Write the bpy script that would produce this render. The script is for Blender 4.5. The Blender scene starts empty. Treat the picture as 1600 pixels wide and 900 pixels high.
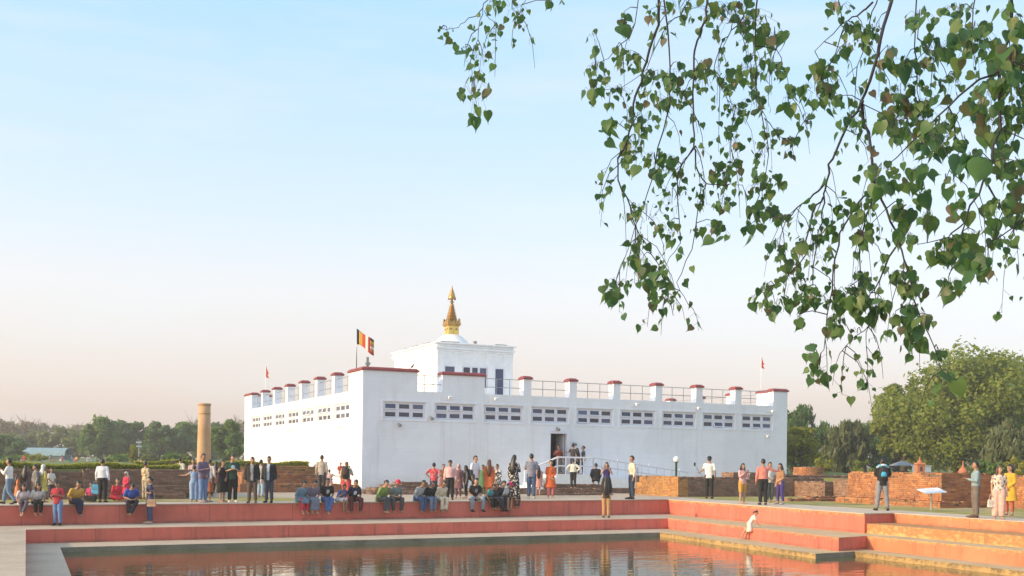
import bpy, bmesh, math, random
import numpy as np
from mathutils import Vector, Matrix

random.seed(7)
RNG = np.random.default_rng(11)
SC = bpy.context.scene
COL = SC.collection
RAD = math.radians

# ------------------------------------------------------------------ camera, sky, sun, exposure
# Site frame: +X runs along the temple front, +Y into the site; the camera stands at the origin.
FPX, HZ, ROLL, AZ, EYE = 1700.0, 721.2, 0.0122, RAD(64.6), 1.6     # focal length in photo pixels, horizon, roll, heading
FW = Vector((math.cos(AZ), math.sin(AZ), 0)); RT = Vector((FW.y, -FW.x, 0))
cam_d = bpy.data.cameras.new('camera'); cam = bpy.data.objects.new('camera', cam_d); COL.objects.link(cam)
cam_d.sensor_width = 36; cam_d.lens = FPX / 1600 * 36; cam_d.shift_y = (HZ - 450) / 1600
cam_d.clip_start = 0.1; cam_d.clip_end = 3000
cr, sr = math.cos(ROLL), math.sin(ROLL)
cx = RT * cr + Vector((0, 0, 1)) * sr; cz = -FW; cy = cz.cross(cx)
cam.matrix_world = Matrix(((cx.x, cy.x, cz.x, 0), (cx.y, cy.y, cz.y, 0), (cx.z, cy.z, cz.z, EYE), (0, 0, 0, 1)))
SC.camera = cam

SUN_EL, SUN_DIR = RAD(19), Vector((-1.0, 0.02, 0)).normalized()
sd = (SUN_DIR * math.cos(SUN_EL) + Vector((0, 0, math.sin(SUN_EL)))).normalized()
W = bpy.data.worlds.new('World'); SC.world = W; W.use_nodes = True
wn = W.node_tree.nodes; wl = W.node_tree.links; wn.clear()
sky = wn.new('ShaderNodeTexSky'); sky.sky_type = 'NISHITA'; sky.sun_disc = False
sky.sun_elevation = SUN_EL; sky.sun_rotation = math.atan2(sd.x, sd.y)
sky.altitude = 100; sky.air_density = 1.0; sky.dust_density = 4.0; sky.ozone_density = 3.0
bg = wn.new('ShaderNodeBackground'); bg.inputs['Strength'].default_value = 0.12
wo = wn.new('ShaderNodeOutputWorld')
# dusty evening air: a pale veil over the clear sky, thickest at the horizon, alike in every direction
tc = wn.new('ShaderNodeTexCoord'); sx_ = wn.new('ShaderNodeSeparateXYZ'); wl.new(tc.outputs['Generated'], sx_.inputs[0])
veil = wn.new('ShaderNodeValToRGB'); ve = veil.color_ramp.elements
VEIL = [(0.0, (0.90, 0.69, 0.61)), (0.07, (0.93, 0.765, 0.695)), (0.15, (0.94, 0.865, 0.80)), (0.22, (0.76, 0.845, 0.88)), (0.38, (0.50, 0.77, 0.95)), (1.0, (0.56, 0.72, 0.92))]
while len(ve) < len(VEIL): ve.new(0.5)
for e_, (p_, c_) in zip(ve, VEIL): e_.position = p_; e_.color = (*c_, 1)
wl.new(sx_.outputs[2], veil.inputs[0])
# thin cirrus streaks
cm = wn.new('ShaderNodeMapping'); cm.inputs['Scale'].default_value = (1.2, 1.2, 7.0); cm.inputs['Rotation'].default_value = (0.16, 0.1, 0.4); wl.new(tc.outputs['Generated'], cm.inputs[0])
cn = wn.new('ShaderNodeTexNoise'); cn.inputs['Scale'].default_value = 2.6; cn.inputs['Detail'].default_value = 7; cn.inputs['Roughness'].default_value = 0.55; wl.new(cm.outputs[0], cn.inputs['Vector'])
cl_ = wn.new('ShaderNodeMapRange'); cl_.inputs[1].default_value = 0.46; cl_.inputs[2].default_value = 0.72; cl_.inputs[4].default_value = 0.6; wl.new(cn.outputs['Fac'], cl_.inputs[0])
cw_ = wn.new('ShaderNodeMix'); cw_.data_type = 'RGBA'; cw_.inputs[7].default_value = (0.90, 0.89, 0.87, 1); wl.new(cl_.outputs[0], cw_.inputs[0]); wl.new(veil.outputs[0], cw_.inputs[6])
vs_ = wn.new('ShaderNodeVectorMath'); vs_.operation = 'SCALE'; vs_.inputs['Scale'].default_value = 9.3; wl.new(cw_.outputs[2], vs_.inputs[0])
vm = wn.new('ShaderNodeMix'); vm.data_type = 'RGBA'; vm.inputs[0].default_value = 0.42
wl.new(sky.outputs[0], vm.inputs[6]); wl.new(vs_.outputs[0], vm.inputs[7])
wl.new(vm.outputs[2], bg.inputs[0]); wl.new(bg.outputs[0], wo.inputs[0])
sun_d = bpy.data.lights.new('sun', 'SUN'); sun = bpy.data.objects.new('sun', sun_d); COL.objects.link(sun)
sun_d.energy = 2.7; sun_d.angle = RAD(1.2); sun_d.color = (1.0, 0.71, 0.38)
sun.rotation_euler = sd.to_track_quat('Z', 'Y').to_euler(); sun.location = (-30, 20, 40)
SC.view_settings.view_transform = 'Standard'; SC.view_settings.look = 'None'
SC.view_settings.exposure = 0.8; SC.view_settings.gamma = 1.0
SC.render.engine = 'CYCLES'
SC.cycles.max_bounces = 8

# ------------------------------------------------------------------ geometry of the view, used to measure positions on real planes
def ray(u, v):
    x, y = u - 800, v - HZ
    xr = (cr * x + sr * y) / FPX; yr = (-sr * x + cr * y) / FPX
    return Vector((RT.x * xr + FW.x, RT.y * xr + FW.y, -yr))
def onz(u, v, z=0.0):
    d = ray(u, v); t = (z - EYE) / d.z
    return Vector((d.x * t, d.y * t, z))
def atd(u, v, D):
    d = ray(u, v); return Vector((d.x * D, d.y * D, EYE + d.z * D))
def depth(p): return p.x * FW.x + p.y * FW.y
def camp(r, f, z=0.0): return Vector((RT.x * r + FW.x * f, RT.y * r + FW.y * f, z))

# ------------------------------------------------------------------ helpers
def tag(o, label=None, cat=None, group=None, kind=None):
    if label: o['label'] = label
    if cat: o['category'] = cat
    if group: o['group'] = group
    if kind: o['kind'] = kind
    return o
def empty(name, loc=(0, 0, 0), rz=0.0, label=None, cat=None, group=None, parent=None):
    o = bpy.data.objects.new(name, None); COL.objects.link(o)
    o.location = loc; o.rotation_euler = (0, 0, rz); o.empty_display_size = 0.2
    if parent: o.parent = parent
    return tag(o, label, cat, group)
def addobj(name, me, parent=None, loc=None, rot=None):
    o = bpy.data.objects.new(name, me); COL.objects.link(o)
    if parent: o.parent = parent
    if loc is not None: o.location = loc
    if rot is not None: o.rotation_euler = rot
    return o
def copy_tree(o, parent=None):
    c = o.copy(); COL.objects.link(c)
    if parent: c.parent = parent
    for ch in list(o.children): copy_tree(ch, c)
    return c

class MB:
    """collects shapes, builds one mesh"""
    def __init__(s): s.v = []; s.f = []; s.mi = []
    def add(s, vs, fs, m=0):
        b = len(s.v); s.v += [tuple(p) for p in vs]; s.f += [tuple(i + b for i in f) for f in fs]; s.mi += [m] * len(fs)
        return s
    def box(s, x0, x1, y0, y1, z0, z1, m=0):
        vs = [(x0, y0, z0), (x1, y0, z0), (x1, y1, z0), (x0, y1, z0), (x0, y0, z1), (x1, y0, z1), (x1, y1, z1), (x0, y1, z1)]
        return s.add(vs, [(3, 2, 1, 0), (4, 5, 6, 7), (0, 1, 5, 4), (1, 2, 6, 5), (2, 3, 7, 6), (3, 0, 4, 7)], m)
    def frustum(s, x0, x1, y0, y1, z0, z1, ins, m=0):
        vs = [(x0, y0, z0), (x1, y0, z0), (x1, y1, z0), (x0, y1, z0), (x0 + ins, y0 + ins, z1), (x1 - ins, y0 + ins, z1), (x1 - ins, y1 - ins, z1), (x0 + ins, y1 - ins, z1)]
        return s.add(vs, [(3, 2, 1, 0), (4, 5, 6, 7), (0, 1, 5, 4), (1, 2, 6, 5), (2, 3, 7, 6), (3, 0, 4, 7)], m)
    def lathe(s, prof, n=24, c=(0, 0, 0), m=0, a0=0.0):
        vs = []; fs = []
        for r, z in prof:
            for k in range(n):
                a = a0 + 2 * math.pi * k / n; vs.append((c[0] + r * math.cos(a), c[1] + r * math.sin(a), c[2] + z))
        for i in range(len(prof) - 1):
            for k in range(n):
                k2 = (k + 1) % n; fs.append((i * n + k, i * n + k2, (i + 1) * n + k2, (i + 1) * n + k))
        fs.append(tuple(range(n - 1, -1, -1))); fs.append(tuple((len(prof) - 1) * n + k for k in range(n)))
        return s.add(vs, fs, m)
    def tube(s, pts, rad, n=8, m=0, ref=None):
        pts = [Vector(p) for p in pts]; N = len(pts)
        if not isinstance(rad, (list, tuple)): rad = [rad] * N
        vs = []; fs = []; side = None
        for i, p in enumerate(pts):
            t = (pts[min(i + 1, N - 1)] - pts[max(i - 1, 0)])
            t = t.normalized() if t.length > 1e-9 else Vector((0, 0, 1))
            r0 = Vector(ref) if ref is not None else side
            if r0 is None: r0 = Vector((1, 0, 0)) if abs(t.x) < 0.9 else Vector((0, 1, 0))
            sd_ = r0 - t * r0.dot(t)
            if sd_.length < 1e-4: sd_ = t.orthogonal()
            side = sd_.normalized(); up = t.cross(side)
            a, b = rad[i] if isinstance(rad[i], (list, tuple)) else (rad[i], rad[i])
            for k in range(n):
                an = 2 * math.pi * k / n
                vs.append(p + side * (a * math.cos(an)) + up * (b * math.sin(an)))
        for i in range(N - 1):
            for k in range(n):
                k2 = (k + 1) % n; fs.append((i * n + k, i * n + k2, (i + 1) * n + k2, (i + 1) * n + k))
        fs.append(tuple(range(n - 1, -1, -1))); fs.append(tuple((N - 1) * n + k for k in range(n)))
        return s.add(vs, fs, m)
    def ball(s, c, r, nu=12, nv=8, M=None, m=0):
        rx, ry, rz = r if isinstance(r, (list, tuple)) else (r, r, r)
        vs = [Vector((0, 0, rz))]; fs = []
        for j in range(1, nv):
            th = math.pi * j / nv
            for k in range(nu):
                a = 2 * math.pi * k / nu
                vs.append(Vector((rx * math.sin(th) * math.cos(a), ry * math.sin(th) * math.sin(a), rz * math.cos(th))))
        vs.append(Vector((0, 0, -rz))); L = len(vs) - 1
        for k in range(nu):
            k2 = (k + 1) % nu
            fs.append((0, 1 + k, 1 + k2)); fs.append((L, L - nu + k2, L - nu + k))
            for j in range(nv - 2):
                a = 1 + j * nu; fs.append((a + k, a + nu + k, a + nu + k2, a + k2))
        if M is not None: vs = [M @ p for p in vs]
        c = Vector(c)
        return s.add([p + c for p in vs], fs, m)
    def mesh(s, name, mats, smooth=False):
        me = bpy.data.meshes.new(name); me.from_pydata(s.v, [], s.f)
        for m in (mats if isinstance(mats, (list, tuple)) else [mats]): me.materials.append(m)
        if len(me.materials) > 1: me.polygons.foreach_set('material_index', s.mi)
        if smooth: me.polygons.foreach_set('use_smooth', [True] * len(me.polygons))
        me.update(); return me
    def build(s, name, mats, parent=None, smooth=False, loc=None, rot=None):
        return addobj(name, s.mesh(name, mats, smooth), parent, loc, rot)
def bevel(o, w=0.01, seg=1):
    m = o.modifiers.new('bevel', 'BEVEL'); m.width = w; m.segments = seg; m.limit_method = 'ANGLE'; return o
def np_mesh(name, V, Fq, mat, smooth=False):
    me = bpy.data.meshes.new(name); V = np.asarray(V, np.float32); Fq = np.asarray(Fq, np.int32)
    k = Fq.shape[1]
    me.vertices.add(len(V)); me.vertices.foreach_set('co', V.ravel())
    me.loops.add(Fq.size); me.loops.foreach_set('vertex_index', Fq.ravel())
    me.polygons.add(len(Fq)); me.polygons.foreach_set('loop_start', np.arange(0, Fq.size, k, dtype=np.int32))
    me.materials.append(mat)
    if smooth: me.polygons.foreach_set('use_smooth', np.ones(len(Fq), bool))
    me.update(calc_edges=True); return me

# ------------------------------------------------------------------ materials
def nodemat(name):
    m = bpy.data.materials.new(name); m.use_nodes = True
    nt = m.node_tree; b = nt.nodes['Principled BSDF']
    return m, nt.nodes, nt.links, b
def ramp(n, l, src, stops):
    r = n.new('ShaderNodeValToRGB'); e = r.color_ramp.elements
    while len(e) < len(stops): e.new(0.5)
    for i, (p, c) in enumerate(stops): e[i].position = p; e[i].color = (*c, 1) if len(c) == 3 else c
    l.new(src, r.inputs[0]); return r.outputs[0]
def noise(n, l, co, scale, detail=5, rough=0.6, dim=None):
    t = n.new('ShaderNodeTexNoise'); t.inputs['Scale'].default_value = scale; t.inputs['Detail'].default_value = detail; t.inputs['Roughness'].default_value = rough
    if co is not None: l.new(co, t.inputs['Vector'])
    return t.outputs['Fac']
def mapping(n, l, co, scale=(1, 1, 1), rot=(0, 0, 0)):
    m = n.new('ShaderNodeMapping'); m.inputs['Scale'].default_value = scale; m.inputs['Rotation'].default_value = rot
    l.new(co, m.inputs[0]); return m.outputs[0]
def mix(n, l, fac, a, b, mode='MIX'):
    m = n.new('ShaderNodeMix'); m.data_type = 'RGBA'; m.blend_type = mode
    for idx, x in ((0, fac), (6, a), (7, b)):
        if isinstance(x, (int, float)): m.inputs[idx].default_value = x
        elif isinstance(x, (tuple, list)): m.inputs[idx].default_value = (*x, 1) if len(x) == 3 else x
        else: l.new(x, m.inputs[idx])
    return m.outputs[2]
def math_(n, l, op, a, b=0.0, clamp=False):
    m = n.new('ShaderNodeMath'); m.operation = op; m.use_clamp = clamp
    for i, x in enumerate((a, b)):
        if isinstance(x, (int, float)): m.inputs[i].default_value = x
        else: l.new(x, m.inputs[i])
    return m.outputs[0]
def bump(n, l, b, h, strength=0.3, dist=0.02):
    k = n.new('ShaderNodeBump'); k.inputs['Strength'].default_value = strength; k.inputs['Distance'].default_value = dist
    l.new(h, k.inputs['Height']); l.new(k.outputs[0], b.inputs['Normal'])
def wpos(n): return n.new('ShaderNodeNewGeometry').outputs['Position']
def ocoord(n): return n.new('ShaderNodeTexCoord').outputs['Object']
def simple(name, col, rough=0.6, metal=0.0, var=0.0, scale=6.0, bmp=0.0):
    m, n, l, b = nodemat(name)
    b.inputs['Roughness'].default_value = rough; b.inputs['Metallic'].default_value = metal
    if var > 0:
        f = noise(n, l, ocoord(n), scale)
        lo = tuple(c * (1 - var) for c in col); hi = tuple(min(1, c * (1 + var)) for c in col)
        l.new(ramp(n, l, f, [(0.3, lo), (0.7, hi)]), b.inputs['Base Color'])
        if bmp: bump(n, l, b, f, bmp)
    else: b.inputs['Base Color'].default_value = (*col, 1)
    return m

def m_concrete(name, lo, hi, green=0.0):
    m, n, l, b = nodemat(name); p = wpos(n)
    f = noise(n, l, p, 0.9, 8, 0.65); g = noise(n, l, p, 14, 4, 0.6)
    c = ramp(n, l, f, [(0.3, lo), (0.7, hi)])
    c = mix(n, l, math_(n, l, 'MULTIPLY', ramp(n, l, g, [(0.45, (0, 0, 0)), (0.75, (1, 1, 1))]), 0.35), c, tuple(x * 0.55 for x in lo))
    if green:
        st = ramp(n, l, noise(n, l, mapping(n, l, p, (0.5, 0.5, 2)), 1.7, 6), [(0.5, (0, 0, 0)), (0.72, (1, 1, 1))])
        c = mix(n, l, math_(n, l, 'MULTIPLY', st, green), c, (0.07, 0.085, 0.045))
    l.new(c, b.inputs['Base Color']); b.inputs['Roughness'].default_value = 0.85
    bump(n, l, b, g, 0.35, 0.01); return m
M_CONC = m_concrete('concrete_ledge', (0.44, 0.345, 0.25), (0.57, 0.45, 0.335), 0.25)
M_CONC2 = m_concrete('concrete_coping', (0.48, 0.385, 0.295), (0.60, 0.49, 0.38))
M_MOSS = m_concrete('mossy_waterline_concrete', (0.16, 0.145, 0.095), (0.34, 0.30, 0.22), 0.55)

def m_redwall(name, base, flake=(0.52, 0.33, 0.12), amt=0.5, top=0.0, dirt=0.6, grow=0.0, fs=5.5, ht=0.62):
    """red limewash with streaks, dirt and flaked patches near the top edge at height top"""
    m, n, l, b = nodemat(name); p = wpos(n)
    f = noise(n, l, p, 0.7, 8, 0.6); fine = noise(n, l, p, 22, 4)
    c = ramp(n, l, f, [(0.28, tuple(x * 0.78 for x in base)), (0.52, base), (0.75, tuple(min(1, x * 1.22) for x in base))])
    streak = noise(n, l, mapping(n, l, p, (2.6, 2.6, 0.25)), 1.6, 7, 0.7)
    c = mix(n, l, math_(n, l, 'MULTIPLY', ramp(n, l, streak, [(0.5, (0, 0, 0)), (0.74, (1, 1, 1))]), dirt), c, (0.10, 0.055, 0.045))
    fade = ramp(n, l, noise(n, l, mapping(n, l, p, (0.35, 0.35, 0.8)), 1.0, 5, 0.55), [(0.5, (0, 0, 0)), (0.68, (1, 1, 1))])
    c = mix(n, l, math_(n, l, 'MULTIPLY', fade, 0.14), c, tuple(min(1, x * 0.8 + 0.16) for x in base))
    sep = n.new('ShaderNodeSeparateXYZ'); l.new(p, sep.inputs[0])
    wob = noise(n, l, p, 3.0, 4); xx = math_(n, l, 'ADD', math_(n, l, 'ADD', sep.outputs[0], sep.outputs[1]), math_(n, l, 'MULTIPLY', wob, 0.10))
    jt = math_(n, l, 'LESS_THAN', math_(n, l, 'FRACT', math_(n, l, 'MULTIPLY', xx, 0.31)), 0.008)
    c = mix(n, l, math_(n, l, 'MULTIPLY', jt, 0.55), c, (0.12, 0.07, 0.055))
    ft = math_(n, l, 'SUBTRACT', 1.0, math_(n, l, 'MULTIPLY', math_(n, l, 'SUBTRACT', sep.outputs[2], top - ht), 9.0), True)
    gm = math_(n, l, 'MULTIPLY', ft, ramp(n, l, noise(n, l, p, 2.4, 7, 0.7), [(0.38, (0, 0, 0)), (0.62, (1, 1, 1))]))
    c = mix(n, l, math_(n, l, 'MULTIPLY', gm, 0.7), c, (0.10, 0.07, 0.055))
    d = math_(n, l, 'SUBTRACT', top, sep.outputs[2])
    band = math_(n, l, 'SUBTRACT', 1.0, math_(n, l, 'MULTIPLY', d, 5.5 - grow), True)
    fl = noise(n, l, mapping(n, l, p, (1.0, 1.0, 1.8)), fs, 8, 0.75)
    k = math_(n, l, 'ADD', math_(n, l, 'MULTIPLY', band, 0.22), fl)
    k = ramp(n, l, k, [(0.62, (0, 0, 0)), (0.74, (1, 1, 1))])
    c = mix(n, l, math_(n, l, 'MULTIPLY', k, amt), c, flake)
    l.new(c, b.inputs['Base Color']); b.inputs['Roughness'].default_value = 0.8
    h = math_(n, l, 'SUBTRACT', math_(n, l, 'MULTIPLY', fine, 0.3), math_(n, l, 'MULTIPLY', k, 0.7))
    bump(n, l, b, h, 0.5, 0.02); return m
RED = (0.63, 0.155, 0.105)
M_RED = m_redwall('red_painted_plaster', RED, amt=0.2, dirt=0.42)
M_RED2 = m_redwall('red_painted_plaster_lower', RED, amt=0.15, top=-0.62, dirt=0.6, ht=0.42)
M_REDR = m_redwall('red_painted_plaster_flaking', RED, amt=1.0, dirt=0.5)
M_REDR2 = m_redwall('red_painted_plaster_stained', RED, amt=0.6, top=-0.62, dirt=0.7, ht=0.42)
M_BASIN = m_redwall('worn_yellow_basin_plaster', (0.46, 0.29, 0.11), flake=(0.12, 0.10, 0.05), amt=0.8, top=-1.0, dirt=0.6, grow=2.0)
M_STEPY = m_redwall('worn_yellow_step_paint', (0.55, 0.345, 0.13), flake=(0.36, 0.15, 0.06), amt=0.8, top=-0.50, dirt=0.4, grow=2.0)
M_STEPU = m_redwall('worn_orange_step_paint_top', (0.57, 0.20, 0.095), flake=(0.56, 0.34, 0.13), amt=0.85, top=0.0, dirt=0.45, ht=0.3)
M_CONCR = m_concrete('worn_yellowish_ledge', (0.44, 0.315, 0.165), (0.60, 0.45, 0.26), 0.12)
M_STEPO = m_redwall('worn_orange_step_paint', (0.56, 0.20, 0.095), flake=(0.56, 0.34, 0.13), amt=0.8, top=-0.62, dirt=0.4)

# white painted brick
def m_whitewall():
    m, n, l, b = nodemat('whitewashed_brick'); co = ocoord(n)
    br = n.new('ShaderNodeTexBrick'); br.inputs['Scale'].default_value = 1.0
    br.inputs['Brick Width'].default_value = 0.46; br.inputs['Row Height'].default_value = 0.125; br.inputs['Mortar Size'].default_value = 0.012; br.inputs['Mortar Smooth'].default_value = 0.6
    br.inputs['Color1'].default_value = (1, 1, 1, 1); br.inputs['Color2'].default_value = (0.86, 0.86, 0.86, 1); br.inputs['Mortar'].default_value = (0.55, 0.55, 0.55, 1)
    sep = n.new('ShaderNodeSeparateXYZ'); l.new(co, sep.inputs[0])
    xy = math_(n, l, 'ADD', sep.outputs[0], sep.outputs[1]); cb = n.new('ShaderNodeCombineXYZ'); l.new(xy, cb.inputs[0]); l.new(sep.outputs[2], cb.inputs[1])
    l.new(cb.outputs[0], br.inputs['Vector'])
    f = noise(n, l, mapping(n, l, co, (1, 1, 2.0)), 0.55, 7, 0.65)
    c = ramp(n, l, f, [(0.3, (0.84, 0.85, 0.895)), (0.7, (0.895, 0.905, 0.945))])
    st = ramp(n, l, noise(n, l, mapping(n, l, co, (1.6, 1.6, 0.12)), 1.1, 7, 0.7), [(0.52, (0, 0, 0)), (0.8, (1, 1, 1))])
    c = mix(n, l, math_(n, l, 'MULTIPLY', st, 0.5), c, (0.54, 0.53, 0.52))
    pt = ramp(n, l, noise(n, l, co, 0.33, 3, 0.4), [(0.50, (0, 0, 0)), (0.53, (1, 1, 1))]); c = mix(n, l, math_(n, l, 'MULTIPLY', pt, 0.22), c, (0.72, 0.72, 0.74))
    gz = math_(n, l, 'SUBTRACT', 1.0, math_(n, l, 'MULTIPLY', sep.outputs[2], 1.1), True); gr = math_(n, l, 'MULTIPLY', gz, ramp(n, l, noise(n, l, co, 1.6, 7, 0.7), [(0.35, (0, 0, 0)), (0.65, (1, 1, 1))]))
    c = mix(n, l, math_(n, l, 'MULTIPLY', gr, 0.5), c, (0.42, 0.36, 0.29))
    c = mix(n, l, 0.16, c, br.outputs['Color'], 'MULTIPLY')
    l.new(c, b.inputs['Base Color']); b.inputs['Roughness'].default_value = 0.75
    bump(n, l, b, br.outputs['Color'], 0.30, 0.012); return m
M_WALL = m_whitewall()
M_WHITE = simple('white_paint', (0.84, 0.84, 0.84), 0.55, var=0.06, scale=3)
M_FRAME = simple('window_frame_paint', (0.78, 0.77, 0.83), 0.45, var=0.05, scale=4)
M_CAP = simple('maroon_painted_cap', (0.27, 0.05, 0.055), 0.6, var=0.25, scale=3)
M_GOLD = simple('gilded_metal', (0.52, 0.30, 0.09), 0.42, 0.8, var=0.35, scale=5)
M_GOLDB = simple('bright_gilding', (0.85, 0.60, 0.17), 0.36, 0.7, var=0.1, scale=4)
M_DARKGOLD = simple('tarnished_gilding', (0.30, 0.17, 0.06), 0.5, 0.7, var=0.3, scale=8)
M_STEEL = simple('grey_steel', (0.35, 0.35, 0.36), 0.4, 0.6)
M_STEEL2 = simple('pale_rail_paint', (0.66, 0.65, 0.70), 0.5)
M_BLACK = simple('black_plastic', (0.015, 0.015, 0.017), 0.5)
M_DARK = simple('painted_interior_shade', (0.05, 0.05, 0.06), 0.9)  # near-black colour stands in for the shade inside rooms and recesses
def m_glass(name, col, rough):
    m, n, l, b = nodemat(name); r = n.new('ShaderNodeObjectInfo').outputs['Random']
    l.new(ramp(n, l, r, [(0.0, tuple(c * 0.5 for c in col)), (0.5, col), (1.0, tuple(c * 2.1 for c in col))]), b.inputs['Base Color'])
    b.inputs['Roughness'].default_value = rough; b.inputs['Specular IOR Level'].default_value = 0.6; return m
M_GLASS = m_glass('window_glass', (0.045, 0.055, 0.105), 0.12)
M_GLASSB = m_glass('blue_door_glass', (0.03, 0.05, 0.12), 0.1)

def m_brick(name, cols, mort=0.0):
    m, n, l, b = nodemat(name); g = n.new('ShaderNodeNewGeometry'); p = g.outputs['Position']
    c = ramp(n, l, g.outputs['Random Per Island'], [(i / (len(cols) - 1), x) for i, x in enumerate(cols)])
    f = noise(n, l, p, 1.1, 6, 0.65)
    c = mix(n, l, math_(n, l, 'MULTIPLY', ramp(n, l, f, [(0.42, (0, 0, 0)), (0.68, (1, 1, 1))]), 0.6), c, (0.10, 0.062, 0.042))
    l.new(c, b.inputs['Base Color']); b.inputs['Roughness'].default_value = 0.9
    bump(n, l, b, noise(n, l, p, 45, 4), 0.5, 0.008); return m
M_BRICK = m_brick('old_red_brick', [(0.33, 0.12, 0.055), (0.46, 0.20, 0.085), (0.39, 0.15, 0.065), (0.52, 0.25, 0.105), (0.27, 0.12, 0.075)])
M_BRICKD = m_brick('weathered_and_shade_brick', [(0.20, 0.11, 0.075), (0.31, 0.18, 0.12), (0.25, 0.14, 0.095), (0.36, 0.23, 0.155), (0.18, 0.12, 0.09)])  # weathered brick; on the long wall its dark tone paints shade
M_BRICKY = m_brick('sunlit_tone_brick', [(0.44, 0.21, 0.075), (0.50, 0.27, 0.09), (0.38, 0.16, 0.06), (0.54, 0.30, 0.11)])  # low sunlight painted into the brick colour of the sun-facing stacks
M_MORTAR = simple('earth_mortar', (0.15, 0.105, 0.07), 0.95, var=0.3, scale=4)

def m_ground():
    m, n, l, b = nodemat('dry_grass_and_dust'); p = wpos(n)
    f = noise(n, l, p, 0.16, 8, 0.6); g = noise(n, l, p, 2.2, 6, 0.7); h = noise(n, l, p, 30, 3)
    grass = ramp(n, l, g, [(0.3, (0.16, 0.155, 0.05)), (0.55, (0.26, 0.235, 0.085)), (0.75, (0.38, 0.31, 0.14))])
    dust = ramp(n, l, g, [(0.3, (0.36, 0.285, 0.19)), (0.7, (0.50, 0.40, 0.28))])
    k = ramp(n, l, f, [(0.43, (0, 0, 0)), (0.56, (1, 1, 1))])
    l.new(mix(n, l, k, grass, dust), b.inputs['Base Color']); b.inputs['Roughness'].default_value = 0.95
    bump(n, l, b, h, 0.6, 0.03); return m
M_GROUND = m_ground()
def m_dust():
    m, n, l, b = nodemat('trodden_dust'); p = wpos(n); g = noise(n, l, p, 1.3, 7, 0.7)
    l.new(ramp(n, l, g, [(0.3, (0.38, 0.295, 0.215)), (0.7, (0.52, 0.42, 0.32))]), b.inputs['Base Color']); b.inputs['Roughness'].default_value = 0.95
    bump(n, l, b, noise(n, l, p, 25, 3), 0.4, 0.02); return m
M_DUST = m_dust()
def m_lawn():
    m, n, l, b = nodemat('lawn'); p = wpos(n); g = noise(n, l, p, 0.8, 7, 0.7)
    l.new(ramp(n, l, g, [(0.3, (0.075, 0.115, 0.03)), (0.7, (0.19, 0.22, 0.065))]), b.inputs['Base Color']); b.inputs['Roughness'].default_value = 0.95
    bump(n, l, b, noise(n, l, p, 18, 3), 0.8, 0.06); return m
M_LAWN = m_lawn()
def m_water():
    m, n, l, b = nodemat('pond_water'); p = wpos(n)
    q = mapping(n, l, p, (0.75, 1.9, 1), (0, 0, -RAD(25.4)))
    a = noise(n, l, q, 1.1, 3, 0.5); c = noise(n, l, q, 4.2, 2, 0.5)
    h = math_(n, l, 'ADD', a, math_(n, l, 'MULTIPLY', c, 0.22))
    b.inputs['Base Color'].default_value = (0.095, 0.092, 0.042, 1); b.inputs['Roughness'].default_value = 0.02
    b.inputs['IOR'].default_value = 1.33
    bump(n, l, b, h, 0.22, 0.05); return m
M_WATER = m_water()
def m_dry():
    m, n, l, b = nodemat('dry_lawn'); p = wpos(n); g = noise(n, l, p, 1.1, 8, 0.7); h = noise(n, l, p, 0.35, 4)
    c = ramp(n, l, g, [(0.3, (0.17, 0.18, 0.03)), (0.52, (0.30, 0.275, 0.06)), (0.72, (0.45, 0.36, 0.12))])
    c = mix(n, l, ramp(n, l, h, [(0.45, (0, 0, 0)), (0.62, (1, 1, 1))]), c, (0.43, 0.34, 0.17))
    l.new(c, b.inputs['Base Color']); b.inputs['Roughness'].default_value = 0.95; bump(n, l, b, noise(n, l, p, 28, 3), 0.7, 0.04); return m
M_DRY = m_dry()
def m_leaf(name, cols, island=True, trans=0.35, rough=0.55):
    m, n, l, b = nodemat(name)
    r = n.new('ShaderNodeNewGeometry').outputs['Random Per Island'] if island else n.new('ShaderNodeObjectInfo').outputs['Random']
    c = ramp(n, l, r, [(i / (len(cols) - 1), x) for i, x in enumerate(cols)])
    l.new(c, b.inputs['Base Color']); b.inputs['Roughness'].default_value = rough
    b.inputs['Specular IOR Level'].default_value = 0.3
    t = n.new('ShaderNodeBsdfTranslucent'); l.new(mix(n, l, 1.0, c, (1.0, 1.1, 0.5), 'MULTIPLY'), t.inputs[0])
    ms = n.new('ShaderNodeMixShader'); ms.inputs[0].default_value = trans
    l.new(b.outputs[0], ms.inputs[1]); l.new(t.outputs[0], ms.inputs[2]); l.new(ms.outputs[0], n['Material Output'].inputs[0]); return m
M_BARK = simple('bark', (0.10, 0.075, 0.055), 0.9, var=0.35, scale=9, bmp=0.5)
M_TWIG = simple('dark_twig_bark', (0.028, 0.027, 0.034), 0.8, var=0.3, scale=12)
LEAFCOLS = [(0.055, 0.135, 0.06), (0.085, 0.18, 0.07), (0.12, 0.215, 0.07), (0.065, 0.15, 0.09), (0.10, 0.19, 0.075), (0.155, 0.22, 0.08), (0.075, 0.16, 0.07), (0.17, 0.13, 0.10)]
M_LEAFO = m_leaf('peepal_leaf', LEAFCOLS, False, 0.5, 0.4)
M_LEAFI = m_leaf('peepal_leaf_small', LEAFCOLS, True, 0.5, 0.4)
M_F_LIGHT = m_leaf('sunny_foliage', [(0.20, 0.25, 0.04), (0.26, 0.30, 0.055), (0.22, 0.27, 0.045), (0.31, 0.33, 0.09)], trans=0.5)
M_F_MID = m_leaf('mid_green_foliage', [(0.120, 0.213, 0.057), (0.174, 0.268, 0.075), (0.144, 0.244, 0.069), (0.216, 0.287, 0.075)], trans=0.5)
M_F_DARK = m_leaf('dark_foliage', [(0.090, 0.165, 0.057), (0.126, 0.207, 0.075), (0.108, 0.189, 0.063), (0.168, 0.232, 0.081)], trans=0.5)
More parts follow.
